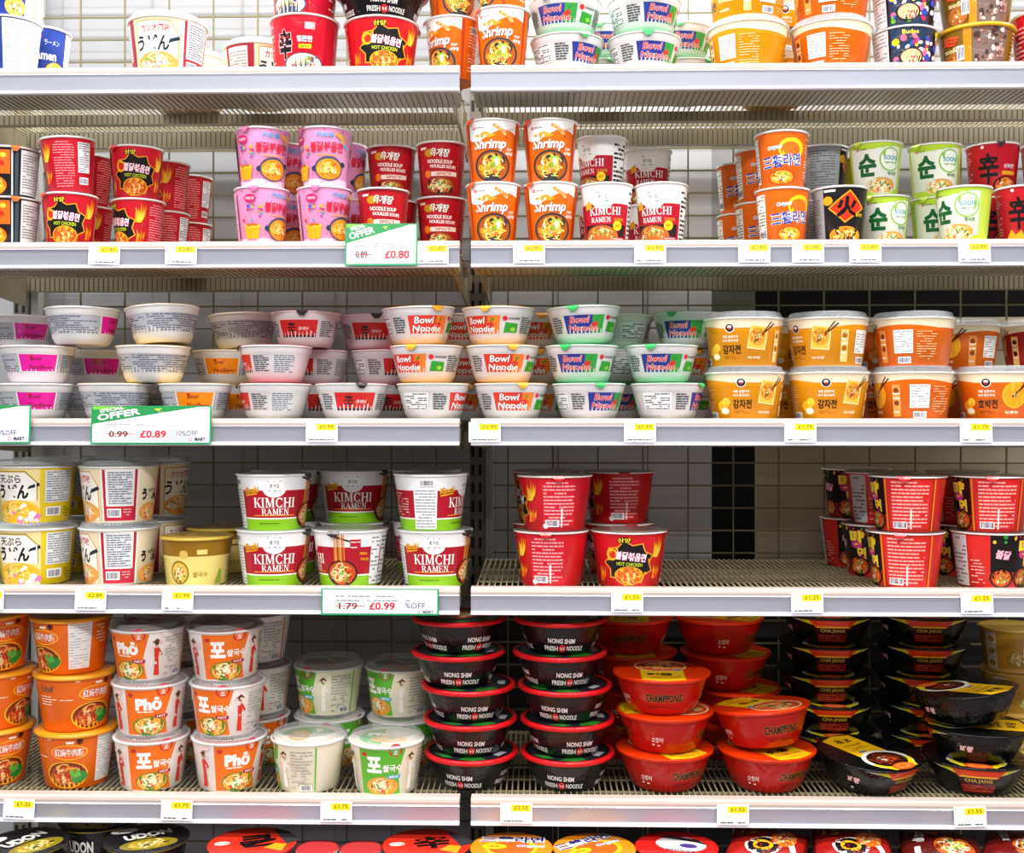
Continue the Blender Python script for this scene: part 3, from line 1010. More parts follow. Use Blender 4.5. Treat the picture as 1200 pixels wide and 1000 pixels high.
def art_blue_cup(A, h, rm):
    A.disc(-12, h * .82, 12, h * .1, '#e8506c', 14); A.disc(-12, h * .82, 8, h * .06, '#f6c8d2', 12)
    A.text('Ramen', 4, h * .48, h * .17, '#f4f2f4', 46, .03, 0)
    A.text('ラーメン', 18, h * .72, h * .1, '#b8c4e4', 28)
    A.food(26, h * .2, 20, h * .17, None, '#e8b03c', ('#f7d878', '#f0a02c', '#f8ecc0'), ('#d8483c', '#5f9a3a', '#f4dcd0'), 22, 1)
    A.lines(46, 140, h * .05, h - 5, '#9ea2ae', 15, '#eeeef0', 'nutrition_panel', .4)
    A.lines(-140, -60, h * .05, h - 5, '#9ea2ae', 15, '#eeeef0', 'nutrition_panel', .4)

def art_katsuo(A, h, rm):
    A.rect(-42, 42, 2, h - 4, '#efdfb8')
    A.poly([(-40, 4), (40, 4), (40, h * .66), (24, h * .92), (-38, h * .92), (-40, h * .9)], '#c89a4a')
    A.poly([(-38, 5), (38, 5), (38, h * .66), (23, h * .9), (-37, h * .9), (-38, h * .88)], '#f6f1e6')
    A.text('カツオ風味', -2, h * .78, h * .14, '#c8243c', 52, .02, 0)
    A.text('うどん', -8, h * .53, h * .28, '#1d2f3c', 62, .035, .1)
    A.poly([(20, h * .52), (42, h * .60), (40, h * .66), (24, h * .6)], '#1d2f3c')
    A.food(0, h * .19, 40, h * .19, None, '#e8a04a', ('#f6ecd4', '#f4c070', '#f0e0b4'), ('#e8702c', '#6aa83a', '#e88aa0', '#f8f4ea', '#d8562c'), 30, 1)
    A.rect(46, 112, 3, h - 4, '#f3efe8')
    A.rect(49, 54, 4, h - 5, '#b01c34'); A.rect(104, 109, 4, h - 5, '#b01c34')
    A.rect(49, 109, 4, h * .3, '#c02438')
    A.lines(56, 103, h * .32, h * .93, '#6c747e', 14, '#dfe1e6', 'nutrition_panel', .5, .97)
    A.barcode(68, h * .18, 26, 16)
    A.lines(84, 103, h * .06, h * .28, '#eab0b4', 4, None)
    A.text('うどん', 142, h * .5, h * .22, '#1d1a1c', 44, .05); A.food(142, h * .18, 26, h * .16, None, '#e8a04a', ('#f6ecd4', '#f4c070'), ('#e8702c', '#6aa83a', '#d8301c'), 20, 1)
    A.rect(-112, -48, 3, h - 4, '#9e1a30'); A.lines(-104, -60, h * .28, h * .92, '#8a8488', 11, '#cfcaca', 'nutrition_panel', .4)
    A.food(-145, h * .2, 28, h * .18, None, '#e8a04a', ('#f6ecd4', '#f4c070'), ('#e8702c', '#6aa83a', '#d8301c'), 20, 1)

def art_tempura(A, h, rm):
    A.rect(-44, 38, 2, h - 4, '#efd99a')
    A.poly([(-44, h * .4), (34, h * .4), (34, h * .72), (14, h * .93), (-44, h * .93)], '#b49a2c')
    A.poly([(-44, h * .4), (32, h * .4), (32, h * .71), (13, h * .9), (-44, h * .9)], '#f2eee6')
    A.text('天ぷら', -16, h * .78, h * .15, '#2a1a1c', 44, .02)
    A.text('うどん', -12, h * .56, h * .27, '#151214', 62, .045, .1)
    A.poly([(16, h * .6), (38, h * .66), (36, h * .72), (20, h * .66)], '#151a24')
    A.food(-4, h * .2, 42, h * .21, None, '#f2b62c', ('#f7c93c', '#f0a42c', '#f8dc80'), ('#f0a01c', '#4ea03a', '#f4ece8', '#e070a8', '#f7b82c'), 34, 1)
    A.scatter(0, 36, h * .04, h * .18, ['#f6f0ee', '#e078b0', '#f8d8e4'], 10, 4, 7)
    A.lines(46, 100, h * .36, h * .93, '#7d858e', 13, '#dadcdc', 'nutrition_panel', .5, .97)
    A.barcode(64, h * .2, 30, 17)
    A.lines(84, 104, h * .06, h * .3, '#8a7a14', 4, None)
    A.lines(-150, -92, h * .06, h * .32, '#8e7a14', 5, None, 'nutrition_panel', .4)
    A.lines(-150, -92, h * .36, h * .9, '#b8a01c', 10, None, 'nutrition_panel', .25)

def art_gold(A, h, rm):
    full(A, rm, 0, h * .62, '#e2cd78')
    full(A, rm, h * .62, h - 3, '#8f6612')
    A.disc(-22, h * .66, 8, 8, '#d8b45a', 14)
    A.rect(2, 20, h * .66, h * .76, '#e8cf7a')
    A.food(-32, h * .28, 19, h * .25, '#7a6a24', '#e2b43c', ('#f4d878', '#d89a3c', '#f6e8b0'), ('#5f8a2c', '#c8641c', '#e8e0b4'), 26, .86)
    A.text('쌀국수', 8, h * .24, h * .12, '#a8842c', 28)
    A.poly([(36, 2), (52, 2), (52, h * .3), (46, h * .34)], '#8aa83a')
    A.lines(62, 130, h * .08, h * .58, '#a89a5a', 8, None)
    A.lines(-130, -62, h * .08, h * .58, '#a89a5a', 8, None)

def lid_gold(A, rt):
    A.on('lid_print').disc(0, 0, rt * .9, rt * .9, '#b89a3c', 30)
    A.food(4, 0, 34, 26, '#4a4a1c', '#d8b43c', ('#f4d878', '#d89a3c'), ('#5f8a2c', '#c8641c'), 24, .9)

def white_bowl(lab, txt, txtcol, second=None, sub=None, subcol=None, blackband=False, green=True):
    def f(A, h, rm):
        t0, t1 = h * .27, h * .75
        A.poly([(-34, t0), (32, t0), (34, t1), (-36, t1)], lab)
        if second:
            A.poly([(11, t0), (32, t0), (34, t1), (13, t1)], second)
        if blackband:
            A.rect(-34, 32, t0, t0 + 4, '#181414')
        lines_ = txt.split('|')
        if len(lines_) == 2:
            A.text(lines_[0], -9, t1 - h * .125, h * .18, txtcol[0], 34, .02, .15, 0, txtcol[1])
            A.text(lines_[1], -3, t0 + h * .135, h * .17, txtcol[0], 54, .02, .15, 0, txtcol[1])
        else:
            A.text(txt, -12, (t0 + t1) / 2 + 1, h * .36, txtcol[0], 17, .006)
        if sub:
            A.text(sub, 9, (t0 + t1) / 2, h * .09, subcol, 18, .02, .2)
        if second:
            A.on('food_picture').disc(17, h * .5, 6, 4.5, '#d8281c', 12, True, 30)
            A.poly([(19, h * .58), (24, h * .66), (21, h * .69), (17, h * .6)], '#2e8a2c')
            A.on('label_print')
        if green:
            A.disc(42, t1 - 5, 4.4, 4.4, '#d4142c', 12); A.text('NONGSHIM', 58, t1 - 5, 4, '#2a2c30', 20)
            A.poly([(40, t0 + 2), (66, t0 + 2), (66, t1 - 14), (43, t1 - 12)], '#2c9a28')
            A.disc(57, t0 + 8, 5, 4, '#8cc83a', 8)
            a = 70
        else:
            a = 38
        dk = '#3a3f48'
        A.lines(a, a + 32, t0, t1, dk, 8, None, 'nutrition_panel', .55, .9)
        A.lines(a + 36, a + 76, t0 - 2, t1 + 1, '#5b6470', 9, '#d4d7dc', 'nutrition_panel', .5, .9)
        A.lines(-66, -40, t0, t1, dk, 7, None, 'nutrition_panel', .55, .9)
        A.lines(-122, -72, t0, t1, dk, 8, '#eceef0', 'nutrition_panel', .5, .85)
    return f

def white_bowl_wrapped(lab, txtcol):
    def f(A, h, rm):
        t0, t1 = h * .30, h * .76
        A.rect(29, 180, t0 - 2, t1 + 1, '#aeb1ba'); A.rect(-180, -29, t0 - 2, t1 + 1, '#aeb1ba')
        A.lines(29, 180, t0 - 2, t1 + 1, '#666a78', 8, None, 'nutrition_panel', .55, .85)
        A.lines(-180, -29, t0 - 2, t1 + 1, '#666a78', 8, None, 'nutrition_panel', .55, .85)
        A.poly([(-33, t0 - 1), (29, t0 - 1), (30, t1 + 1), (-35, t1 + 1)], '#f2eef0')
        A.poly([(-31, t0), (27, t0), (28, t1), (-33, t1)], lab)
        A.disc(-13, t1 - 4, 3, 2.5, '#d82a2c', 8)
        A.text('Bowl', -6, t1 - h * .11, h * .13, txtcol, 18, .02, .15)
        A.text('Noodle', -4, t0 + h * .12, h * .13, txtcol, 26, .02, .15)
        A.rect(8, 22, t0 + h * .09, t0 + h * .12, txtcol)
    return f

def bucket_art(base, deep, name, pic, sub):
    def f(A, h, rm):
        full(A, rm, h * .78, h - 3, '#f6e6c4')
        for i in range(24):
            a, b = -math.pi * rm + 2 * math.pi * rm * i / 24, -math.pi * rm + 2 * math.pi * rm * (i + 1) / 24
            g = lambda s: h * (.80 - .05 * math.cos(s / rm * 2))
            A.poly([(a, h * .7), (b, h * .7), (b, g(b)), (a, g(a))], base, i == 0)
        A.disc(-22, h * .78, 8.5, 8.5, '#f4efe6', 16); A.disc(-22, h * .78, 7.2, 7.2, '#2c2628', 16); A.disc(-22, h * .8, 4, 3, '#f4efe6', 10); A.disc(-22, h * .765, 3, 2, '#c83a2c', 8)
        A.text('새콤 달콤하게', -22, h * .60, h * .055, '#fdf6e4', 28); A.text('바삭 쫄깃하게', -22, h * .52, h * .055, '#fdf6e4', 28)
        A.text(name, -20, h * .34, h * .19, '#3c2410', 34, .03)
        A.lines(-37, -4, h * .13, h * .22, deep, 2, None, 'label_print')
        if pic == 'pancake':
            A.on('food_picture').poly([(8, h * .36), (42, h * .32), (46, h * .8), (14, h * .84)], '#f8e2a0')
            A.poly([(10, h * .38), (40, h * .345), (43, h * .78), (15, h * .82)], '#f2c04a')
            A.on('label_print').food(27, h * .6, 15, h * .18, None, '#e89a2c', ('#f7d070', '#c8641c'), ('#c8321c', '#5f9a3a', '#f8e8b0'), 22, 1)
        else:
            A.on('food_picture').disc(26, h * .52, 22, h * .27, '#f7b52c', 24); A.disc(26, h * .52, 19, h * .235, '#f2a01c', 22)
            A.on('label_print').food(26, h * .52, 9, h * .1, None, '#e89a2c', ('#f7d070', '#c8841c'), ('#5f7a3a', '#f8e8b0'), 14, 1)
        A.on('food_picture')
        A.poly([(20, h * .5), (22, h * .47), (58, h * .86), (56, h * .88)], '#5a2c14'); A.poly([(34, h * .66), (36, h * .64), (52, h * .9), (50, h * .91)], '#5a2c14')
        # ingredients left of the name
        A.disc(-58, h * .3, 11, h * .11, '#f0b41c' if pic == 'pancake' else '#f0981c', 14); A.disc(-50, h * .38, 8, h * .09, '#f7c93c', 12)
        A.disc(-53, h * .16, 10, h * .05, '#d8a02c', 14); A.disc(-53, h * .2, 8.5, h * .06, '#fbf3e0', 12)
        A.on('label_print')
        A.text(sub, 22, h * .17, h * .055, '#fdf0d0', 24)
        A.rect(62, 76, h * .08, h * .74, '#f3c878' if pic == 'pancake' else '#f0a050'); A.lines(62, 76, h * .1, h * .72, '#fdf6e4', 6, None, 'label_print', .3)
        A.disc(69, h * .62, 5, 5, deep, 10); A.disc(69, h * .36, 5, 5, deep, 10)
        A.lines(92, 126, h * .26, h * .74, '#8a8f9c', 9, '#f4f1ec', 'nutrition_panel', .35)
        A.barcode(110, h * .12, 24, 12)
        A.lines(130, 170, h * .1, h * .74, '#fbd9a0', 12, None, 'nutrition_panel', .25)
        A.lines(-126, -74, h * .1, h * .72, '#fbdca4', 12, None, 'nutrition_panel', .25)
        A.barcode(-82, h * .1, 22, 12)
    return f

def art_beef(A, h, rm):
    A.food(-2, h * .27, 40, h * .25, '#f4b41c', '#7a2c14', ('#d8702c', '#e8a84a', '#c8441c'), ('#c83a1c', '#8a2414', '#f0c888', '#a8481c'), 40, .93)
    A.on('food_picture').disc(22, h * .22, 16, h * .1, '#2f8a34', 10, True, 20); A.disc(14, h * .3, 10, h * .08, '#56b03c', 9, True, -20)
    A.on('label_print')
    A.disc(4, h * .68, 32, h * .14, '#f6c02c', 20); A.disc(4, h * .68, 30, h * .125, '#ee6a1a', 20)
    A.text('紅燒牛肉麵', 4, h * .68, h * .14, '#fdf8f0', 50, .012, 0, 0, '#8a2410')
    A.text('辛', 22, h * .87, h * .12, '#1c1412', 11, .03); A.rect(0, 13, h * .84, h * .88, '#fdf2e0'); A.rect(-34, -26, h * .9, h * .93, '#fbe0c0')
    A.lines(-62, -36, h * .5, h * .62, '#fce0bc', 2, None, 'label_print')
    A.rect(52, 92, h * .1, h - 6, '#eceae6'); A.lines(52, 92, h * .1, h - 6, '#a4a4a8', 16, None, 'nutrition_panel', .25)
    A.text('Unif', -84, h * .78, h * .12, '#6a5a4c', 28, .02, .2); A.lines(-104, -64, h * .46, h * .68, '#fce4c8', 4, None, 'nutrition_panel', .35)
    A.food(-160, h * .28, 26, h * .24, '#f4b41c', '#7a2c14', ('#d8702c', '#e8a84a'), ('#c83a1c', '#8a2414', '#f0c888'), 26, .93)
    A.lines(100, 128, h * .5, h * .9, '#fce0c0', 6, None)

def pho_art(base, dress, word, accent):
    def f(A, h, rm):
        def panel(c, viet):
            A.poly([(c - 44, 3), (c + 34, 3), (c + 28, h * .45), (c + 40, h - 5), (c - 44, h - 5)], base)
            A.disc(c + 22, h * .93, 12, h * .13, '#c8203c', 16)
            A.rect(c + 8, c + 36, h - 5.4, h - 5, base)
            A.text('호', c + 22, h * .89, h * .09, '#fbeef0', 8, .02)
            A.disc(c - 34, h * .84, 5, 4, '#c82a2c', 10)
            if viet:
                A.text('Phở', c - 3, h * .66, h * .27, '#fdfaf4', 46, .06, 0)
                A.lines(c - 26, c + 24, h * .47, h * .52, '#fbe8d8', 1, None, 'lettering', .8, .95)
            else:
                A.text('포', c - 16, h * .64, h * .33, '#fdfaf4', 28, .05); A.text('쌀국수', c + 17, h * .57, h * .15, '#fdfaf4', 35, .03)
            A.food(c - 2, h * .2, 31, h * .2, '#5a7a2c' if base != '#5cb531' else '#d89a4a', '#f0a83c', ('#f7e2a0', '#f4c860', '#f8efc8'), ('#6aa83a', '#e8682c', '#f8f4e0', '#d83a2c'), 30, .92)
            A.rect(c + 8, c + 32, h * .36, h * .43, accent); A.text('HOT' if accent != '#4ab0d8' else 'MILD', c + 20, h * .395, h * .045, '#fdf4f0', 16)
        panel(0, word == 'viet'); panel(-150, word != 'viet')
        for c in (52, -66):
            A.on('figure_picture')
            A.poly([(c - 5, h * .1), (c + 5, h * .1), (c + 3, h * .5), (c - 3, h * .5)], dress)
            A.poly([(c - 4, h * .48), (c + 4, h * .48), (c + 4.5, h * .66), (c - 4, h * .66)], dress)
            A.poly([(c + 4, h * .66), (c + 11, h * .52), (c + 9, h * .49), (c + 2, h * .58)], dress)
            A.disc(c, h * .72, 3, 3.6, '#c89878', 10)
            A.disc(c, h * .75, 3.6, 3, '#2a1c18', 10)
            A.poly([(c - 8, h * .77), (c + 8, h * .77), (c + 1, h * .85)], '#6a3a24')
            A.on('label_print')
            A.scatter(c - 14, c + 18, h * .1, h * .95, ['#f0c8c4', '#f4dcd4'] if base != '#5cb531' else ['#e4d8b0', '#ece4c4'], 9, 2, 4)
        A.lines(64, 108, 6, h - 9, '#a2a8a4', 13, None, 'nutrition_panel', .35)
        A.rect(110, 112.5, 4, h - 6, base)
        A.barcode(94, h * .12, 22, 12)
    return f

def lid_pho(base):
    def f(A, rt):
        A.on('lid_print').disc(0, 0, rt * .78, rt * .78, '#f2ead8', 30)
        A.poly([(rt * .74 * math.cos(a), rt * .74 * math.sin(a)) for a in [math.radians(d) for d in range(95, 266, 10)]], base)
        A.text('Phở', -10, 16, 22, '#fdfaf4', 52, .06, 0, 0, '#3a8a2c')
        A.food(6, -18, 34, 20, None, '#f0a83c', ('#f7e2a0', '#f4c860'), ('#6aa83a', '#e8682c', '#f8f4e0'), 22, 1)
    return f

def art_fresh(A, h, rm):
    for k in range(4):
        c = -2 + k * 2 * math.pi * rm / 4
        if c > math.pi * rm:
            c -= 2 * math.pi * rm
        A.text('NONG SHIM', c - 6, h * .43, h * .155, '#efece8', 50, .03, 0, -2)
        A.text('FRESH', c - 27, h * .2, h * .15, '#efece8', 27, .03, 0, -2)
        A.disc(c - 5, h * .195, 7, h * .12, '#d8202c', 12); A.text('농심', c - 5, h * .195, h * .1, '#f6e6e4', 9)
        A.text('NOODLE', c + 21, h * .19, h * .15, '#efece8', 34, .03, 0, -2)

def lid_fresh(A, rt):
    A.on('lid_print').disc(0, 0, rt * .9, rt * .9, '#1a1a1e', 32)
    A.disc(0, 0, rt * .86, rt * .86, '#25262c', 30)
    A.poly([(-10, -70), (20, -74), (40, -62), (30, -50), (0, -56)], '#2f8a2c'); A.poly([(-60, -40), (-40, -60), (-20, -62), (-34, -44)], '#3a9a34')
    A.poly([(60, -36), (70, -10), (56, -6), (48, -30)], '#c8ccd0')
    A.food(0, 6, 52, 42, '#0f0f10', '#b8401c', ('#f0e0b8', '#e8b45a'), ('#3f8a34', '#c8301c', '#f4ece0'), 26, .9)

def art_champ(A, h, rm):
    for c in (0, math.pi * rm - 1):
        A.text('CHAMPPONG', c if c == 0 else c - 30, h * .5, h * .24, '#2a120a', 66, .05, 0, 0, '#d8901c')
        A.lines(-34 + (c if c == 0 else c - 30), 34 + (c if c == 0 else c - 30), h * .16, h * .3, '#6a120c', 2, None, 'label_print', .5)
    for c in (-80, 92):
        A.text('오징어', c, h * .42, h * .16, '#f6dcd0', 22, .02, .2)
        A.disc(c - 8, h * .28, 2.2, 2.2, '#f6dcd0', 8); A.disc(c + 2, h * .26, 3, 1.6, '#f6dcd0', 8)

def lid_champ(A, rt):
    A.on('lid_print')
    w = 40
    A.poly([(-w, -math.sqrt(rt ** 2 - w * w)), (-w / 2, -rt * .95), (0, -rt * 1.0), (w / 2, -rt * .95), (w, -math.sqrt(rt ** 2 - w * w)), (w, 10), (-w, 10)], '#f2c414')
    A.text('챔퐁', -6, -34, 20, '#2a140c', 50, .05); A.text('CHAMPPONG', 0, -56, 9, '#c8281c', 60, .03)
    A.lines(-32, 32, -80, -66, '#8a5a0c', 2, None, 'label_print')
    A.food(0, 36, 50, 46, '#f4e2a8', '#d8481c', ('#f2b04a', '#f7d890', '#e8702c'), ('#2a2024', '#e8402c', '#f6efe4', '#4a9a3c', '#f0941c'), 40, .92)
    A.rect(24, 38, -4, 6, '#4a7ab8')

def art_jja(A, h, rm):
    A.rect(-30, 30, 3, h - 4, '#2a0c0a')
    A.text('CHA JANG', 0, h * .54, h * .16, '#b08a24', 44, .04)
    A.rect(-28, 28, h * .12, h * .42, '#7a1414'); A.lines(-28, 28, h * .12, h * .42, '#b4502c', 3, None, 'label_print')
    A.poly([(-40, h - 4), (-30, h * .66), (30, h * .66), (40, h - 4)], '#d83a12'); A.poly([(-30, h * .66), (30, h * .66), (26, h * .72), (-26, h * .72)], '#e8a81c')
    for sg in (-1, 1):
        A.poly([(sg * 40, h - 4), (sg * 34, h * .76), (sg * 62, h - 4)], '#cfc81c'); A.poly([(sg * 62, h - 4), (sg * 48, h * .84), (sg * 74, h - 4)], '#d8dccc')
    A.text('짜왕', -92, h * .5, h * .22, '#f0d0cc', 22, .04, .1, 0, '#c82a2c'); A.disc(-96, h * .2, 3, 2.5, '#e8e4e0', 8)
    A.text('짜왕', 96, h * .5, h * .22, '#f0d0cc', 22, .04, .1, 0, '#c82a2c')

def lid_jja(A, rt):
    A.on('lid_print')
    w = 38
    y = math.sqrt(rt ** 2 - w * w)
    A.poly([(-w, -10), (w, -10), (w, y), (w * .5, rt * .96), (0, rt * 1.02), (-w * .5, rt * .96), (-w, y)], '#f0b912')
    A.text('짜왕', 0, 62, 20, '#3a1c0c', 40, .04, 0, 180); A.text('JJAWANG', 0, 40, 8, '#6a3a0c', 48, .03, 0, 180)
    A.lines(-30, 30, 14, 30, '#8a5a0c', 3, None, 'label_print')
    A.rect(-20, 0, 4, 10, '#3a6aa8')
    A.on('label_print').disc(0, -42, 52, 44, '#e8e6da', 26)
    A.poly([(-52, -50), (-30, -84), (30, -84), (52, -50), (40, -46), (-40, -46)], '#d8c81c')
    A.food(0, -40, 42, 34, None, '#2a120c', ('#5a2414', '#3a160e', '#8a3a1c'), ('#1a0c08', '#c8401c', '#f0e4d0', '#6a1c10'), 36, 1)
    A.on('lid_print').disc(0, -76, 26, 14, '#ea5a1a', 18); A.disc(0, -75, 18, 9, '#f08a3c', 14); A.disc(0, -74, 10, 5, '#ea5a1a', 12)

def art_goldnoodle(A, h, rm):
    full(A, rm, 0, h * .1, '#d8b45a')
    A.food(14, h * .32, 22, h * .2, None, '#a8842c', ('#d8b44a', '#b8903c', '#e8d080'), ('#6c7a2c', '#b0a43c', '#e8dca0'), 28, .95)
    A.rect(24, 50, h * .4, h * .86, '#f0d9a0'); A.text('면', 37, h * .64, h * .24, '#3a2a14', None, .05)
    A.rect(-52, -26, h * .06, h - 6, '#c9bca4')
    for i in range(3):
        A.rect(-50, -28, h * (.1 + .28 * i), h * (.3 + .28 * i), '#e2d4b8'); A.food(-38, h * (.2 + .28 * i), 8, h * .08, None, '#b07a2c', ('#e0c070',), ('#8a4a1c', '#c8a04a'), 10, 1)
    A.lines(60, 120, h * .1, h * .9, '#8a6a1c', 9, None)

def art_spicy_bowl(A, h, rm):
    A.text('辛', -30, h * .5, h * .5, '#1c1416', 28, .05, 0, 0, '#e8b0b4')
    A.text('얼큰한', 8, h * .58, h * .1, '#eaf2f8', 28, .03, 0, 0, '#2a6a9a')
    A.rect(-3, 20, h * .42, h * .49, '#f2d21c'); A.text('Spicy', 8, h * .455, h * .06, '#2c5a1c', 19, .02)
    A.rect(8, 26, h * .74, h * .86, '#f2a0ac'); A.lines(8, 26, h * .74, h * .86, '#fbe4e8', 3, None, 'label_print')
    A.food(6, h * .16, 38, h * .19, '#33486a', '#f0d8c0', ('#f6ecd4', '#f0c890'), ('#d8402c', '#e8c81c', '#5f9a3a', '#f8f4ea'), 28, .92)
    A.rect(48, 84, 2, h - 4, '#b8102a'); A.lines(90, 140, h * .1, h * .9, '#f2b4b8', 10, None)
    A.lines(-110, -56, h * .1, h * .9, '#f2b4b8', 10, None)

def art_sausage(A, h, rm):
    A.rect(-20, 60, 2, h - 4, '#26364e')
    A.text('Budae', 14, h * .86, h * .1, '#e8c81c', 28, .02)
    A.scatter(-14, 56, h * .1, h * .76, ['#d8345c', '#f2ecec', '#2c4ab0', '#e86a8c', '#f2d81c', '#b01c3c', '#6ab02c', '#e8c8d0'], 44, 3, 7)
    A.food(16, h * .3, 22, h * .2, '#1c1c20', '#e8b48a', ('#f4d8b4', '#e8a06a'), ('#c83a3c', '#f6e8d8', '#c8d81c'), 20, .85)
    A.lines(-66, -24, 3, h - 5, '#8c98a4', 10, '#e9ecef', 'nutrition_panel', .35)
    A.rect(-100, -70, 2, h - 4, '#c81c34')
    A.scatter(64, 120, h * .1, h * .9, ['#f2ecec', '#2c4ab0', '#d8345c', '#e8d81c'], 26, 3, 8)

def art_beefgold(A, h, rm):
    A.rect(-6, 58, 2, h - 4, '#7c6660')
    A.scatter(0, 54, h * .08, h * .9, ['#c8a8a0', '#4a3430', '#e0ccc4', '#8a5a4a', '#b8847a'], 50, 2.5, 6)
    A.rect(-20, -6, 2, h - 4, '#c08a14')
    A.text('BEEF', -44, h * .7, h * .2, '#e8502c', 30, .05, .1, -8); A.text('noodle', -44, h * .5, h * .12, '#f2d8a0', 28, .03)
    A.food(-42, h * .24, 20, h * .2, None, '#b06a2c', ('#e0a45a', '#c8702c'), ('#7a2c1c', '#f0d8b0'), 18, 1)
    A.barcode(-26, h * .4, 14, 26)
    A.lines(70, 130, h * .1, h * .9, '#e8c878', 9, None)

def art_udonblack(A, h, rm):
    A.text('UDON', 0, h * .7, h * .22, '#ece8e4', 46, .04)
    A.food(0, h * .28, 30, h * .2, None, '#a88a1c', ('#d8b43c', '#8a7a1c', '#e8d080'), ('#3a3a14', '#c8a42c'), 20, 1)

def lid_udon(A, rt):
    A.on('lid_print').disc(0, 0, rt * .94, rt * .94, '#17161a', 30)
    A.text('UDON', 4, 14, 26, '#efece6', 84, .05, 0, 8)
    A.lines(-30, 30, -4, 2, '#c8b02c', 1, None, 'label_print', .7)
    A.food(0, -34, 50, 26, None, '#8a7a1c', ('#d8b43c', '#a8942c', '#e8d080'), ('#3a3a14', '#c8a42c', '#e8dca0'), 30, 1)
    A.on('lid_print').disc(-34, 46, 24, 12, '#e8e4e0', 18); A.text('Big', -34, 46, 11, '#c8202c', 22, .03, .2)

def lid_red(ch, word):
    def f(A, rt):
        A.on('lid_print').disc(0, 0, rt * .93, rt * .93, '#dd2f1c', 30)
        A.text(ch, 10, 6, 58, '#171112', 64, .05, 0, 6)
        A.disc(-52, 6, 14, 9, '#f2d8d0', 14); A.text(word, -52, 6, 5, '#a81c1c', 20)
        A.poly([(40, 60), (66, 40), (84, -6), (60, -20), (48, 20)], '#3a3a40'); A.poly([(20, -30), (50, -50), (60, -20), (40, -12)], '#f0a81c')
    return f

def lid_orange(A, rt):
    A.on('lid_print').disc(0, 0, rt * .95, rt * .95, '#f2901c', 30); A.disc(0, -6, rt * .7, rt * .6, '#f7c01c', 26); A.disc(0, -6, rt * .58, rt * .48, '#e8641c', 24)
    A.text('三養라면', 0, 34, 30, '#fbfaf6', 116, .085); A.text('三養라면', 0, 34.5, 30, '#1c2f8a', 112, .03)
    A.text('Original', 34, 4, 14, '#7ac8e8', 50, .03, .2, 0, '#f4f8fa'); A.disc(-30, 0, 22, 12, '#f7d81c', 16); A.text('매운', -30, 0, 10, '#d8401c', 22)

def lid_swirl(A, rt):
    A.on('lid_print').disc(0, 0, rt * .94, rt * .94, '#d8201c', 30); A.disc(6, 10, rt * .66, rt * .5, '#e4e2e2', 24)
    A.poly([(-40, 30), (-20, 46), (30, 40), (56, 18), (30, 26), (-10, 30)], '#2a2428'); A.disc(20, 6, 16, 10, '#4a3a8a', 12)
    A.text('NOODLE', 10, -20, 9, '#2a2428', 50, .03)

# ------------------------------------------------------------------ kinds of pack (sizes in mm)
CUP, BOWL, BUCK = 'noodle cup', 'noodle bowl', 'noodle bucket'
Kind('shrimp', 'shrimp_noodle_cup', 'orange shrimp noodle cup', CUP, 50, 39.5, 114, '#ea6c10', art_shrimp, tab='#e8501c', tab_ang=-50)
Kind('kcup', 'kimchi_noodle_cup', 'red and white kimchi noodle cup', CUP, 47, 38, 111, '#b8152b', art_kimchi_cup, tab='#e9e6e4', tab_ang=130)
Kind('buldak', 'spicy_noodle_cup', 'glossy red spicy noodle cup', CUP, 49, 39, 100, '#cc1a2a', art_buldak_cup, tab='#d8342c', tab_ang=-48)
Kind('carbo', 'pink_noodle_cup', 'pink noodle cup with red lettering', CUP, 49, 38.5, 108, '#ee9ccb', art_carbo_cup, tab='#d86a9a', tab_ang=-60, rim='#f4dfe8')
Kind('soup', 'noodle_soup_cup', 'dark red noodle soup cup', CUP, 47, 38, 104, '#a30f1c', art_soup_cup, rim='#eadfd8')
Kind('samyang', 'orange_noodle_cup', 'orange noodle cup with blue lettering', CUP, 48, 39, 102, '#ea6a10', art_samyang_cup)
Kind('hwa', 'black_noodle_cup', 'black and silver noodle cup', CUP, 49, 40, 104, '#1d1b1d', art_hwa_cup)
Kind('soon', 'green_noodle_cup', 'green and white noodle cup', CUP, 48, 39, 100, '#eef0e4', art_soon_cup, tab='#b8d23a', tab_ang=-40)
Kind('shin', 'red_noodle_cup', 'red noodle cup with black character', CUP, 48, 39, 102, '#c01626', art_shin_cup, tab='#1c1618', tab_ang=5)
Kind('darkcup', 'dark_noodle_cup', 'black and orange noodle cup', CUP, 48, 40, 92, '#1e1c20', art_dark_cup, rim='#d8cfc4', tab='#d8662c', tab_ang=45)
Kind('bluecup', 'blue_noodle_cup', 'blue and white ramen cup', CUP, 53, 43, 104, '#27429a', art_blue_cup)

def wb(key, desc, art, tab, lidc, **kw):
    Kind(key, kw.pop('name', 'white_noodle_bowl'), desc, BOWL, 66.5, 44, 68, '#d9d7d8', art, M_FOAM if not kw.pop('wrap', False) else M_FILM, '#f2f0ef', 2.0, 'foil', lidc,
         tab=tab, mid=[(48, 3), (53, 13), (59.5, 36), (63.5, 52), (66, 56)], pitch=70, flute=(16, .6), **kw)
wb('wm', 'wrapped white bowl with magenta label', white_bowl_wrapped('#e01a9a', '#8a1c24'), None, '#e8d6e0', wrap=True)
wb('wo', 'wrapped white bowl with orange label', white_bowl_wrapped('#f28a14', '#a8281c'), None, '#f0c86a', wrap=True)
wb('ws', 'white bowl with red character label', white_bowl('#cf1f1c', '辛', ('#141012', None), None, 'SHIN', '#f4dcd8', True, False), '#1e1a1c', '#c9384a', tab_ang=8)
wb('wb', 'white bowl with red-orange label', white_bowl('#dc3222', 'Bowl|Noodle', ('#fbf8f6', '#1c1416'), '#ee7a1c'), '#eda01c', '#eda01c', tab_ang=12)
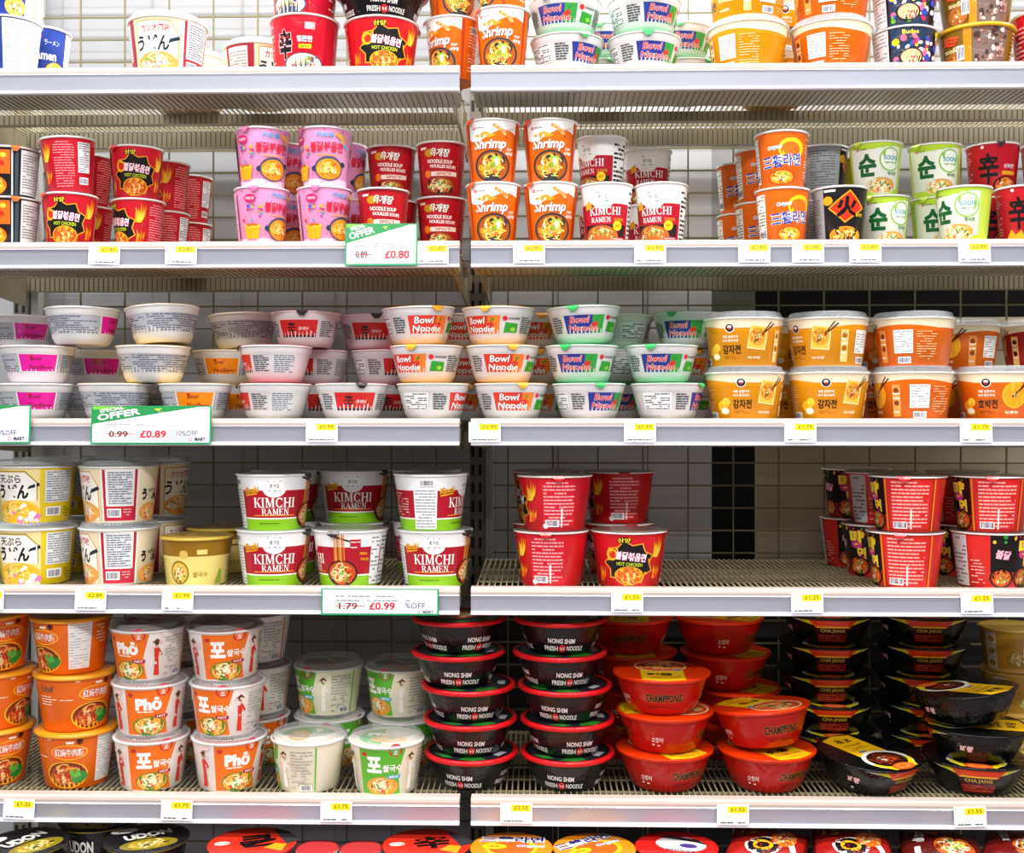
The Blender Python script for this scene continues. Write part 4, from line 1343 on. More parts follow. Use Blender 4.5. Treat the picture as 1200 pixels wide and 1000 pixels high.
wb('wg', 'white bowl with blue-green label', white_bowl('#22308a', 'Bowl|Noodle', ('#d8322e', '#fbf6f6'), '#2e9a3c'), '#2fae58', '#34b464', tab_ang=-18)

Kind('ybuck', 'yellow_noodle_bucket', 'yellow potato-noodle bucket', BUCK, 71.5, 60, 88, '#e09208', bucket_art('#e09208', '#a8640c', '감자전', 'pancake', '바삭한'), M_GLOSS, '#f4ece0', 2, 'clear', '#e8e4dc', sup=2.15, pitch=99)
Kind('obuck', 'orange_noodle_bucket', 'orange pumpkin-noodle bucket', BUCK, 71.5, 60, 88, '#de660a', bucket_art('#de660a', '#8a3c0c', '호박전', 'round', '달콤한'), M_GLOSS, '#f4ece0', 2, 'clear', '#e8e4dc', sup=2.15, pitch=99)
Kind('rbuck', 'red_noodle_bucket', 'dark red noodle bucket', BUCK, 71.5, 60, 88, '#a81c14', bucket_art('#a81c14', '#5a0c08', '김치전', 'pancake', '매운맛'), M_GLOSS, '#f4ece0', 2, 'clear', '#e8e4dc', sup=2.15, pitch=99)

Kind('tempura', 'udon_bowl', 'yellow tempura udon bowl', BOWL, 71.5, 60, 104, '#e9cf16', art_tempura, M_GLOSS, '#efebe2', 2, 'clear', '#b8b4a8', pitch=115)
Kind('katsuo', 'udon_bowl', 'cream and red udon bowl', BOWL, 71.5, 60, 104, '#f0e2c0', art_katsuo, M_GLOSS, '#f0ece6', 2, 'clear', '#b8b4a8', pitch=115)
Kind('gold', 'gold_noodle_bowl', 'gold and cream noodle bowl', BOWL, 64, 55, 88, '#e8d98e', art_gold, M_GLOSS, '#c8a83a', 3, 'foil', '#b8983a', rim_h=5, lid_art=lid_gold, pitch=92)
Kind('kbowl', 'kimchi_noodle_bowl', 'red, white and green kimchi ramen bowl', BOWL, 68, 55, 102, '#ad1226', art_kimchi_bowl, M_GLOSS, '#f3f1ee', 2.4, 'foil', '#9a9a98', tab='#2a2426', tab_ang=60)
Kind('bbowl', 'spicy_noodle_bowl', 'red spicy noodle bowl', BOWL, 68, 56, 101, '#d21520', art_buldak_bowl, M_GLOSS, '#f4ebe6', 2.4, 'foil', '#7c6f68', tab='#d02020', tab_ang=100)
Kind('stew', 'stew_noodle_bowl', 'bright red stew-noodle bowl', BOWL, 68, 56, 101, '#dc2a24', art_stew_bowl, M_GLOSS, '#f4ebe6', 2.4, 'foil', '#6a625c', tab='#d82a30', tab_ang=62)
Kind('beef', 'beef_noodle_bowl', 'orange beef noodle bowl', BOWL, 71.5, 57, 104, '#ea6a0e', art_beef, M_GLOSS, '#f0a01a', 4, 'foil', '#f09a1a', rim_h=6.5, pitch=106)
Kind('phoo', 'pho_bowl', 'orange and white pho bowl', BOWL, 68, 56, 92, '#f3ebe4', pho_art('#ee7014', '#d8301c', 'kor', '#a81c3c'), M_GLOSS, '#f2f0ee', 2, 'clear', '#a8583c', lid_art=lid_pho('#d8501c'), pitch=102)
Kind('phov', 'pho_bowl', 'orange pho bowl with white lettering', BOWL, 68, 56, 92, '#f3ebe4', pho_art('#ee7014', '#d8301c', 'viet', '#a81c3c'), M_GLOSS, '#f2f0ee', 2, 'clear', '#a8583c', lid_art=lid_pho('#d8501c'), pitch=102)
Kind('phog', 'pho_bowl', 'green and cream pho bowl', BOWL, 68, 56, 92, '#f0ead2', pho_art('#5cb531', '#f4efe6', 'kor', '#4ab0d8'), M_GLOSS, '#f2f0ee', 2, 'clear', '#e8e0cc', lid_art=lid_pho('#5cb531'), pitch=102)
Kind('fresh', 'fresh_noodle_bowl', 'black wrapped noodle bowl with red rim', BOWL, 83, 58, 62, '#0e0e11', art_fresh, M_FILM, '#d4141c', 5.5, 'inset', '#1c1c20', lid_art=lid_fresh, rim_h=8.5,
     mid=[(62, 6), (70, 26), (79, 48)], pitch=63)
Kind('champ', 'red_flat_bowl', 'glossy red seafood noodle bowl', BOWL, 87, 60, 68, '#b01208', art_champ, M_WRAP, '#d42c0a', 3.5, 'flat', '#dc3408', lid_art=lid_champ, rim_h=5,
     mid=[(66, 8), (76, 32), (84, 56)], pitch=71)
Kind('jja', 'black_flat_bowl', 'black wrapped noodle bowl with yellow lid', BOWL, 88, 62, 56, '#070809', art_jja, M_WRAP, '#0c0c0d', 3.5, 'flat', '#0b0b0c', lid_art=lid_jja,
     mid=[(68, 6), (79, 28), (86, 46)], sup=2.3, pitch=58.5)
Kind('gnood', 'golden_noodle_bowl', 'golden brown noodle bowl', BOWL, 66, 56, 86, '#c8942c', art_goldnoodle, M_GLOSS, '#d8b050', 3.5, 'foil', '#c8a040', pitch=88)
Kind('spicy', 'red_ramen_bowl', 'crimson ramen bowl', BOWL, 63, 54, 108, '#d4182c', art_spicy_bowl, M_FILM, '#f0e4e0', 2.2, 'foil', '#b8b0ac', pitch=110)
Kind('sausage', 'navy_noodle_bowl', 'navy noodle bowl with sausage print', BOWL, 56, 48, 80, '#2a1c24', art_sausage, M_FILM, '#f0eeee', 2.2, 'foil', '#c8c4c4', pitch=82)
Kind('beefgold', 'brown_noodle_bowl', 'brown and gold beef noodle bowl', BOWL, 66, 55, 80, '#8a6414', art_beefgold, M_FILM, '#d8a81c', 4, 'foil', '#c8981c', rim_h=6, pitch=82)
Kind('udonblack', 'black_udon_bowl', 'black and gold udon bowl', BOWL, 70, 58, 104, '#1a191c', art_udonblack, M_FILM, '#b89a3c', 4, 'flat', '#1a191c', lid_art=lid_udon, pitch=106)
Kind('redlid', 'red_lid_bowl', 'red-lidded noodle bowl', BOWL, 73, 60, 104, '#c8201c', art_spicy_bowl, M_FILM, '#dd4a3c', 4, 'flat', '#dd2f1c', lid_art=lid_red('큰', '농심'), pitch=106)
Kind('shinlid', 'red_lid_bowl', 'red bowl with black character lid', BOWL, 73, 60, 104, '#c8201c', art_spicy_bowl, M_FILM, '#dd4a3c', 4, 'flat', '#dd2f1c', lid_art=lid_red('辛', '농심'), pitch=106)
Kind('oranlid', 'orange_lid_bowl', 'orange-lidded noodle bowl', BOWL, 68, 57, 104, '#ea7a14', art_samyang_cup, M_FILM, '#e8a04a', 4, 'flat', '#f2901c', lid_art=lid_orange, pitch=106)
Kind('swirl', 'red_lid_bowl', 'red and white lidded noodle bowl', BOWL, 68, 57, 104, '#c8201c', art_spicy_bowl, M_FILM, '#d8201c', 4, 'flat', '#d8201c', lid_art=lid_swirl, pitch=106)
Kind('redcup', 'red_noodle_cup', 'red kimchi cup', CUP, 36, 31, 100, '#b01a26', art_kimchi_cup, M_FILM, '#d8b0ac', 2, 'foil', '#c83a3c', pitch=102)

# ------------------------------------------------------------------ goods, shelf by shelf
S = stack
# top shelf
S('bluecup', 1, 13, .06, [(150,), (-10, -6)], 'at far left of top shelf')
S('bluecup', 1, 48, .165, [(0,)], 'behind the far-left pair on top shelf', z0=.018)
S('katsuo', 1, 197, .085, [(-18,)], 'standing alone and largest on top shelf')
S('katsuo', 1, 224, .29, [(-95,)], 'half hidden deep behind the lone udon bowl on top shelf')
S('katsuo', 1, 305, .235, [(32,)], 'beside the crimson ramen bowls on top shelf')
S('spicy', 1, 360, .085, [(-8,), (-40,)], 'left of the black wrapped bowl on top shelf')
S('bbowl', 1, 450, .085, [(4,), (10,)], 'on top shelf left of gap', kinds=['bbowl', 'fresh'])
S('shrimp', 1, 527, .10, [(-38,), (20,)], 'straddling the bay gap on top shelf')
S('shrimp', 1, 589, .06, [(-8,), (-60,)], 'just right of bay gap on top shelf')
S('wg', 1, 661, .08, [(46,), (-14, -2)], 'beside the shrimp cups on top shelf')
S('wg', 1, 755, .08, [(24,), (36, 0)], 'left of the yellow buckets on top shelf')
S('wg', 1, 708, .235, [(30,), (10,)], 'wedged behind the two blue-label stacks on top shelf')
S('wg', 1, 803, .235, [(60,), (20, -8, (0, 0))], 'behind, next to the yellow buckets on top shelf')
S('ybuck', 1, 877, .085, [(-128,), (-60,)], 'on top shelf')
S('obuck', 1, 976, .085, [(-118,), (-100,)], 'on top shelf')
S('ybuck', 1, 905, .26, [(-30,), (40,)], 'at the rear of top shelf')
S('sausage', 1, 1059, .085, [(-4,), (-10,)], 'on top shelf beside the orange bucket')
S('beefgold', 1, 1141, .085, [(0,), (8,)], 'on top shelf near right edge')
S('spicy', 1, 1228, .085, [(40,)], 'cut off at right edge of top shelf')

# second shelf
S('darkcup', 2, 14, .07, [(-38,), (-38,)], 'at far left of second shelf')
S('buldak', 2, 82, .075, [(-14,), (-118, 1, (2, 3))], 'second shelf, leftmost red stack, white strip on upper')
S('buldak', 2, 102, .205, [(-40,), (-60,)], 'second shelf, half hidden behind leftmost red stack')
S('buldak', 2, 162, .135, [(-58,), (-4, -2)], 'second shelf, second red stack from left')
S('buldak', 2, 193, .265, [(-100,), (-58,)], 'second shelf, third red stack towards the back')
S('buldak', 2, 221, .40, [(-100,), (-100,)], 'second shelf, rearmost red stack by the grid')
S('carbo', 2, 307, .07, [(44,), (22, 1)], 'second shelf, left pink stack')
S('carbo', 2, 380, .07, [(42,), (4, 1)], 'second shelf, right pink stack')
S('carbo', 2, 331, .19, [(30,), (30,)], 'second shelf, rear stack between front ones')
S('carbo', 2, 404, .19, [(60,), (60,)], 'second shelf, rear stack beside soup cups')
S('soup', 2, 449, .065, [(0,)], 'behind the special offer card on second shelf')
S('soup', 2, 458, .178, [(-4,), (-4, -2)], 'second shelf, rear stack behind the offer card')
S('soup', 2, 517, .15, [(-6,), (-4,)], 'second shelf, stack next to the bay gap')
S('shrimp', 2, 581, .07, [(2,), (0, -1)], 'second shelf, left shrimp stack')
S('shrimp', 2, 648, .07, [(4,), (2, -1)], 'second shelf, right shrimp stack')
S('kcup', 2, 711, .062, [(-4,)], 'front left one of two on second shelf')
S('kcup', 2, 772, .062, [(-14,)], 'front right one of two on second shelf')
S('kcup', 2, 705, .17, [(-30,), (-34, 0)], 'second shelf, rear stack beside the shrimp cups')
S('kcup', 2, 759, .275, [(0,), (4,)], 'second shelf, rearmost stack by the empty grid')
S('samyang', 2, 917, .068, [(20,), (0, -1)], 'second shelf, front orange stack')
S('samyang', 2, 891, .205, [(16,), (10,)], 'second shelf, middle orange stack')
S('samyang', 2, 868, .33, [(10,), (6,)], 'second shelf, rear orange stack')
S('hwa', 2, 984, .068, [(12,)], 'with fire character, front of second shelf')
S('hwa', 2, 963, .195, [(95,), (95,)], 'second shelf, turned to show plain silver side')
S('soon', 2, 1035, .135, [(10,), (2, -9, (0, 0))], 'second shelf, left green stack')
S('soon', 2, 1098, .15, [(14,), (2, -2)], 'second shelf, right green stack')
S('soon', 2, 1129, .05, [(-26,)], 'in front of the right green stack on second shelf')
S('soon', 2, 1012, .26, [(40,), (40,)], 'second shelf, rear green stack behind the silver cup')
S('shin', 2, 1163, .165, [(10,), (12,)], 'second shelf, left red-character stack')
S('shin', 2, 1199, .055, [(12,)], 'alone at the front of second shelf')
S('shin', 2, 1228, .165, [(0,), (10,)], 'second shelf, red-character stack at right edge')

# third shelf: white bowls in three layers
Y0, Y1, PZ = .08, .232, KINDS['wb'].pitch
def bowl(kind, px, Y, lvl, rot, where, tilt=(0, 0)):
    lift = math.sin(math.radians(max(abs(tilt[0]), abs(tilt[1])))) * 0.03
    place(kind, (x_at(px, Y), Y, DECK[3] + lvl * PZ + lift + .0003), rot, '%s, %s' % (KINDS[kind].desc, where), tilt)
for (k, px, rot, w) in [('wm', 42, 14, 'front bottom layer, far left of third shelf'), ('wo', 136, 150, 'front bottom layer behind the green offer card'),
                        ('wo', 229, 12, 'front bottom layer at the card corner'), ('ws', 322, -74, 'front bottom layer, turned to its fine print'),
                        ('ws', 413, 16, 'front bottom layer, black tab over rim'), ('wb', 508, 76, 'front bottom layer beside the bay gap'),
                        ('wb', 599, 16, 'front bottom layer just right of bay gap'), ('wg', 690, 46, 'front bottom layer, its green square showing'),
                        ('wg', 782, 92, 'front bottom layer beside the yellow buckets')]:
    bowl(k, px, Y0, 0, rot - 10, w)
for (k, px, rot, w) in [('wm', 45, 12, 'front middle layer, far left'), ('wo', 180, 150, 'front middle layer with no label showing'),
                        ('ws', 323, -72, 'front middle layer, fine print facing out'), ('wb', 500, -44, 'front middle layer left of bay gap'),
                        ('wb', 589, -4, 'front middle layer over the bay gap'), ('wg', 682, -16, 'front middle layer, green tab over rim'),
                        ('wg', 775, -6, 'front middle layer beside the yellow buckets')]:
    bowl(k, px, Y0 + .004, 1, rot + 8 if k in ('wb', 'wg') else rot - 10, w)
for (k, px, rot, w, t) in [('wm', 97, 66, 'top layer front, over the offer card', (0, 1)), ('wo', 192, 150, 'top layer front, tilted to the right', (2, 4)),
                           ('wb', 492, 18, 'top layer front, highest of the stack at left of gap', (0, -2)), ('wb', 584, -32, 'top layer front, right above the bay gap', (0, 0)),
                           ('wg', 685, 2, 'top layer front, tilted to the left', (0, -2))]:
    bowl(k, px, Y0 + .004, 2, rot, w, t)
bowl('ws', 359, .165, 2, -14, 'top layer, one of two with black character facing, left')
bowl('wg', 797, .20, 2, -8, 'top layer, set back beside the yellow buckets')
for i, (k, px, rot, w) in enumerate([('wm', 28, 10, 'rear bottom layer, far left'), ('wm', 113, 30, 'rear bottom layer, second from left'), ('wo', 197, 40, 'rear bottom layer behind the green card'),
                         ('wo', 281, 10, 'rear bottom layer, left of the red labels'), ('ws', 365, 30, 'rear bottom layer, first with red label'), ('ws', 449, 20, 'rear bottom layer, second with red label'),
                         ('wb', 540, 0, 'rear bottom layer behind the bay gap'), ('wb', 628, 0, 'rear bottom layer right of bay gap'), ('wg', 715, 30, 'rear bottom layer, left blue-green one'), ('wg', 800, -10, 'rear bottom layer, right blue-green one')]):
    bowl(k, px, Y1, 0, rot, w)
for i, (k, px, rot, w) in enumerate([('wm', 116, 8, 'rear middle layer, between two front bowls'), ('wo', 266, -8, 'rear middle layer, label turned left'), ('ws', 376, -40, 'rear middle layer, first with red label'),
                         ('ws', 446, 34, 'rear middle layer, second with red label'), ('wb', 540, 10, 'rear middle layer behind the bay gap'), ('wb', 629, -8, 'rear middle layer, right of gap'),
                         ('wg', 716, 120, 'rear middle layer, turned to its back'), ('wb', 801, 10, 'rear middle layer near yellow buckets')]):
    bowl(k, px, Y1, 1, rot, w)
for i, (k, px, rot, w) in enumerate([('wm', 24, 24, 'rear top layer, far left'), ('wo', 286, 150, 'rear top layer, tilted beside red label bowl'), ('ws', 436, -2, 'rear top layer, one of two with character facing'),
                         ('wb', 545, -6, 'rear top layer behind the gap'), ('wb', 631, -6, 'rear top layer, right of gap'), ('wg', 738, 130, 'rear top layer, turned to its back')]):
    bowl(k, px, Y1 + .002, 2, rot, w, (1, 3) if i == 1 else (0, 0))
S('ybuck', 3, 881, .085, [(14,), (-2, -1)], 'third shelf, left yellow stack')
S('ybuck', 3, 973, .085, [(16,), (-34, -1)], 'third shelf, right yellow stack')
S('obuck', 3, 1066, .085, [(-84,), (-110, 1)], 'third shelf, beside the yellow ones')
S('obuck', 3, 1160, .085, [(4,)], 'with pumpkin slice picture, front right of third shelf')
S('obuck', 3, 1130, .25, [(-50,), (-42, 0)], 'third shelf, rear stack near right edge')
S('rbuck', 3, 1214, .25, [(-100,), (-100, 0)], 'third shelf, cut off at right edge')
S('ybuck', 3, 905, .25, [(30,), (60,)], 'third shelf, rear yellow stack')
S('obuck', 3, 1018, .25, [(30,), (60,)], 'third shelf, rear orange stack between yellow and orange')

# fourth shelf
S('tempura', 4, 43, .09, [(-27,), (-27, -1)], 'far left of fourth shelf')
S('katsuo', 4, 140, .09, [(-70,), (-68,)], 'fourth shelf, front stack beside yellow udon')
S('tempura', 4, 70, .245, [(-40,), (-40,)], 'fourth shelf, rear yellow udon stack')
S('katsuo', 4, 178, .245, [(56,), (52, 4)], 'fourth shelf, rear stack above the gold bowl')
S('gold', 4, 231, .085, [(-2,)], 'in front of its twin on fourth shelf')
S('gold', 4, 262, .25, [(20,)], 'half hidden behind its twin on fourth shelf')
S('kbowl', 4, 322, .08, [(0,), (0,)], 'fourth shelf, first stack')
S('kbowl', 4, 410, .08, [(-86,)], 'turned to its noodle picture on fourth shelf')
S('kbowl', 4, 416, .225, [(0,), (-4,)], 'fourth shelf, rear stack behind the turned bowl')
S('kbowl', 4, 510, .08, [(-2,), (68, -5)], 'fourth shelf, stack beside the gap')
S('kbowl', 4, 333, .245, [(20,), (10,)], 'fourth shelf, rear stack behind the first')
S('kbowl', 4, 497, .245, [(90,), (100,)], 'fourth shelf, rear stack beside the gap')
S('bbowl', 4, 646, .08, [(-108,), (-94, 4)], 'fourth shelf, left front stack')
S('bbowl', 4, 737, .08, [(0,)], 'showing its black burst label at front of fourth shelf')
S('bbowl', 4, 643, .235, [(-40,), (-50,)], 'fourth shelf, left rear stack')
S('bbowl', 4, 724, .235, [(-80,), (-92,)], 'fourth shelf, right rear stack')
S('stew', 4, 1060, .08, [(-68,), (-66, 3)], 'fourth shelf, left front stew stack')
S('stew', 4, 1160, .08, [(60,), (-58,)], 'fourth shelf, right front stew stack')
S('stew', 4, 1030, .215, [(-40,), (70, 4)], 'fourth shelf, middle stew stack')
S('stew', 4, 1003, .35, [(30,), (-20, 3)], 'fourth shelf, rearmost stew stack by the empty wire')
S('stew', 4, 1128, .235, [(-40,), (60,)], 'fourth shelf, rear stew stack between the two front ones')

# fifth shelf
S('beef', 5, -7, .10, [(22,), (52, 2), (20, 0, (0, -2))], 'at left edge')
S('beef', 5, 90, .095, [(-16,), (30, -2), (-52, -6, (1, 1))], 'beside the pho bowls')
S('phoo', 5, 178, .085, [(2,), (0, -2), (-36, -3, (1, 0))], 'next to the beef bowls', kinds=['phoo', 'phov', 'phov'])
S('phov', 5, 269, .085, [(16,), (-28, -2), (2, -4, (1, -1))], 'beside the green pho bowls', kinds=['phov', 'phoo', 'phoo'])
S('phoo', 5, 299, .235, [(30,), (-40, 3), (-50, 2)], 'in second row')
S('phoo', 5, 205, .24, [(30,), (-40, 3), (-50, 2)], 'in second row, deep between front stacks')
S('phog', 5, 362, .082, [(-92,)], 'turned to its fine print, front left of fifth shelf')
S('phog', 5, 453, .07, [(-6,)], 'front, left of the black wrapped bowls')
S('phog', 5, 386, .235, [(40,), (-58, -1)], 'fifth shelf, left rear green stack')
S('phog', 5, 472, .225, [(40,), (-46, -3)], 'fifth shelf, right rear green stack')
S('fresh', 5, 552, .105, [(-12,), (8, -1), (16, -3), (6, -15), (40, -14)], 'nearest the green pho bowls')
S('fresh', 5, 665, .105, [(-4,), (26, 0), (-10, -3), (22, -9), (8, -8)], 'nearest the red seafood bowls')
S('champ', 5, 779, .105, [(36,), (-82, 0, (0, 0)), (4, -4)], 'at front beside the black ones')
S('champ', 5, 898, .105, [(44,), (-128, -2, (7, 1))], 'fifth shelf, front right red stack')
S('champ', 5, 752, .295, [(10,), (40, 0), (6, 2, (0, 0)), (0, -2)], 'in rear left')
S('champ', 5, 858, .295, [(40,), (60, 6), (56, -6), (70, -14)], 'in rear right')
S('jja', 5, 1016, .10, [(52, 0, (5, 0))], 'alone at front of fifth shelf')
S('jja', 5, 1141, .105, [(6,), (-84, 2), (-122, -7, (7, 3))], 'at right front')
S('jja', 5, 963, .298, [(14,), (8, 2), (12, -4), (10, -2), (8, 0)], 'in rear left')
S('jja', 5, 1071, .30, [(14,), (16, 0), (10, -3), (12, -1), (10, 0)], 'in rear right')
S('gnood', 5, 1190, .30, [(0,), (10,), (-6, -2)], 'at right edge')

# bottom shelf
S('udonblack', 6, 34, -0.025, [(0,), (30,)], 'bottom shelf, far left')
S('udonblack', 6, 172, -0.005, [(0,), (6,)], 'bottom shelf, below the pho bowls')
S('udonblack', 6, 104, 0.075, [(0,), (-30,)], 'bottom shelf, set back between two others')
S('redlid', 6, 298, -0.025, [(0,), (0,)], 'bottom shelf, below the pho price tags')
S('redcup', 6, 376, -0.025, [(0,), (10,)], 'bottom shelf, left cup stack')
S('redcup', 6, 424, -0.025, [(0,), (-10,)], 'bottom shelf, right cup stack')
S('shinlid', 6, 494, -0.025, [(0,), (4,)], 'bottom shelf, beside the gap')
S('oranlid', 6, 604, -0.035, [(0,), (-4,)], 'bottom shelf, left of two')
S('oranlid', 6, 698, -0.035, [(0,), (38,)], 'bottom shelf, right of two')
S('swirl', 6, 785, -0.025, [(0,), (-10,)], 'bottom shelf, beside the noodle packets')

settle()

# noodle packets lying in leaning piles at the right end of the bottom shelf
def packet_mesh(name, art_fn, seed):
    L, W, H = 180.0, 136.0, 34.0
    nx, ny = 22, 16
    def hh(x, y):
        u, v = abs(x) / (L / 2), abs(y) / (W / 2)
        crimp = 1 - max(0, (u - .88) / .12)
        puff = max(0.0, (1 - min(1, u / .9) ** 3)) ** .5 * max(0.0, (1 - v ** 3)) ** .5
        return puff * H / 2 + 0.6 + .7 * math.sin(x * .5) * (1 - crimp) + .8 * math.sin(x * .13 + y * .17) * puff
    V, Fc = [], []
    for sgn in (1, -1):
        for j in range(ny + 1):
            for i in range(nx + 1):
                x, y = -L / 2 + L * i / nx, -W / 2 + W * j / ny
                V.append((x / 1000, y / 1000, (H / 2 + sgn * hh(x, y)) / 1000))
    n = (nx + 1) * (ny + 1)
    for j in range(ny):
        for i in range(nx):
            a = j * (nx + 1) + i
            Fc.append((a, a + 1, a + nx + 2, a + nx + 1))
            Fc.append((n + a, n + a + nx + 1, n + a + nx + 2, n + a + 1))
    edge = [i for i in range(nx + 1)] + [(j + 1) * (nx + 1) - 1 for j in range(1, ny + 1)] + [ny * (nx + 1) + i for i in range(nx - 1, -1, -1)] + [j * (nx + 1) for j in range(ny - 1, 0, -1)]
    for k in range(len(edge)):
        a, b = edge[k], edge[(k + 1) % len(edge)]
        Fc.append((a, n + a, n + b, b))
    body = mesh_from(name, V, Fc, M_FILM, True)
    paint(body, lin('#7a1412'))
    A = Art(seed)
    art_fn(A)
    prints = build_art(A, lambda s, t, m: Vector((s, t, H / 2 + hh(s, t) + .5 + .05 * m)) / 1000, M_FILM, 8.0, [-60 + 8 * i for i in range(16)])
    return [('wrapper', body, -1)] + [(p.split('#')[0], m, 0) for p, m in prints.items()]

def pk_swirl(A):
    A.rect(-80, 80, -64, 64, '#a81c16')
    for i, (c, r) in enumerate((('#f2ece4', 40), ('#161214', 34), ('#f0b01c', 22), ('#161214', 14))):
        A.disc(-24, 4, r, r * .8, c, 24)
    A.poly([(-60, -50), (60, -20), (64, -34), (-40, -55)], '#f2ece4')
    A.food(20, -28, 40, 22, None, '#e8701c', ('#f2b03a', '#f7d880', '#d8481c'), ('#4c9a34', '#f4ece0', '#c8281c'), 30, 1)
    A.rect(18, 60, 14, 44, '#8a1210'); A.text('볶음면', 39, 29, 14, '#f2c42c', 34, .04); A.rect(30, 50, 46, 50, '#f0b01c')

def pk_bulgogi(A):
    A.rect(-80, 80, -64, 64, '#5a1412')
    A.food(-20, -20, 48, 34, None, '#c8561c', ('#f2c05a', '#e8902c', '#f4e0b0'), ('#5f9a2c', '#d8301c', '#f2d81c', '#f6efe4'), 44, 1)
    A.text('불고기', 20, 36, 20, '#f4f0ea', 56, .05, 0, -8); A.rect(34, 58, 4, 22, '#e8901c'); A.text('면', 46, 13, 14, '#5a1412', None, .04)
    A.rect(-62, -30, 38, 48, '#f4ece4')

def pk_veg(A):
    A.rect(-80, 80, -64, 64, '#6a1210')
    A.food(-14, -16, 52, 36, None, '#b8602c', ('#f6ead0', '#f2c870', '#e8a84a'), ('#5fa82c', '#3f8a2c', '#f2c81c', '#d8301c', '#f8f4ea'), 50, 1)
    A.text('짜파면', 24, 34, 18, '#f4f0ea', 56, .05, 0, 12); A.rect(40, 60, -6, 14, '#8a1c14')

PACKS = [packet_mesh('wrapper', pk_swirl, 3), packet_mesh('wrapper', pk_bulgogi, 4), packet_mesh('wrapper', pk_veg, 5)]
def packet(kind, px, Y, z, rz, tx, label):
    e = link('noodle_packet', None)
    e.location = (x_at(px, Y), Y, z)
    e.rotation_euler = (math.radians(tx), 0, math.radians(rz))
    thing(e, label, 'noodle packet', 'noodle packets')
    obs = []
    for pn, me, pi in PACKS[kind]:
        obs.append(link(pn, me, e if pi < 0 else obs[pi]))
PKD = ['red noodle packet with white swirl', 'brown-red noodle packet with white lettering', 'dark red noodle packet with vegetable print']
for (kind, px, w) in [(0, 902, 'pile beside the red-lidded bowl'), (0, 1002, 'second pile from the bowls'), (1, 1100, 'third pile from the bowls'), (2, 1198, 'pile at right edge')]:
    for i, nm in enumerate(['bottom', 'second', 'third', 'fourth', 'fifth', 'top']):
        packet(kind, px + (i % 2) * 3 + (9 - 3 * i if kind == 0 else 0), .02 - .004 * i, DECK[6] + .0355 * i + .002, (66, 70, 60, 72)[kind if px != 1002 else 3] + 3 * (i % 3), 0,
               '%s, %s%s of %s' % (PKD[kind], nm, '' if nm in ('bottom', 'top') else ' up', w))

# ------------------------------------------------------------------ price tags and offer cards
def tag_meshes(price, seed, w=57.0, h=36.0):
    A = Art(seed)
    A.on('yellow_patch').rect(-w * .16, w * .44, h * .10, h * .42, '#f4e30c')
    A.on('lettering')
    A.text('£' + price, w * .15, h * .27, h * .2, '#8a6a14', w * .44, .02)
    A.lines(-w * .45, w * .3, -h * .18, h * .0, '#c9c9d2', 2, None, 'lettering', .3, .6)
    A.lines(-w * .45, w * .42, -h * .46, -h * .28, '#5a5c68', 1, None, 'lettering', .5, .8)
    card = box_mesh('card', [(-w / 2000, w / 2000, 0, .0008, -h / 2000, h / 2000)], solid('white_tag_card', '#f6f6f8', .4))
    pr = build_art(A, lambda s, t, n: Vector((s / 1000, -.0003 - .00005 * n, t / 1000)), M_PAPER, 0)
    return [('card', card)] + [(p.split('#')[0], m) for p, m in pr.items()]
TAGM = {}
def price_tag(level, px, price, where, rot=0.0):
    if price not in TAGM:
        TAGM[price] = tag_meshes(price, len(TAGM) + 7)
    e = link('price_tag', None)
    e.location = (x_at(px, -.0085), -.0085, RAIL_TOP[level] - .0245)
    e.rotation_euler = (math.radians(-3), math.radians(rot), 0)
    thing(e, 'small white and yellow price tag %s' % where, 'price tag', 'price tags')
    for n, me in TAGM[price]:
        link(n, me, e)
for a in [(2, 122, '0.85', 'below the leftmost red spicy cups', 1), (2, 212, '0.85', 'below the rear red spicy cups', 1), (2, 507, '0.89', 'right of the offer card on second rail'),
          (2, 620, '0.85', 'below the shrimp cups on second rail'), (2, 762, '0.89', 'below the kimchi cups on second rail'), (2, 884, '0.85', 'below the orange cups on second rail'),
          (2, 947, '0.85', 'below the silver side cup'), (2, 1014, '0.89', 'below the left green cups'), (2, 1142, '0.89', 'below the front green cup'),
          (3, 377, '0.99', 'on third rail, only one left of the gap'), (3, 568, '0.99', 'on third rail just right of the gap'), (3, 750, '0.99', 'on third rail below the blue-green bowls'),
          (3, 938, '1.79', 'on third rail below the yellow buckets'), (3, 1144, '1.79', 'on third rail below the pumpkin bucket'),
          (4, -14, '2.89', 'cut off at left end of fourth rail'), (4, 106, '2.89', 'below the cream and red udon bowls', 1), (4, 208, '1.99', 'below the gold bowl', 1),
          (4, 735, '1.55', 'below the front spicy bowl with burst label'), (4, 946, '1.25', 'below the empty stretch of fourth shelf', -1), (4, 1145, '1.25', 'below the right stew bowls', -1),
          (5, 22, '1.25', 'at left end of fifth rail below the beef bowls', 2), (5, 207, '1.75', 'below the two orange pho stacks', 1), (5, 394, '1.75', 'below the green pho bowls'),
          (5, 605, '2.55', 'below the black bowls with red rims'), (5, 859, '1.55', 'below the red seafood bowls'), (5, 1137, '1.55', 'below the black bowls at right', -2)]:
    price_tag(*a)

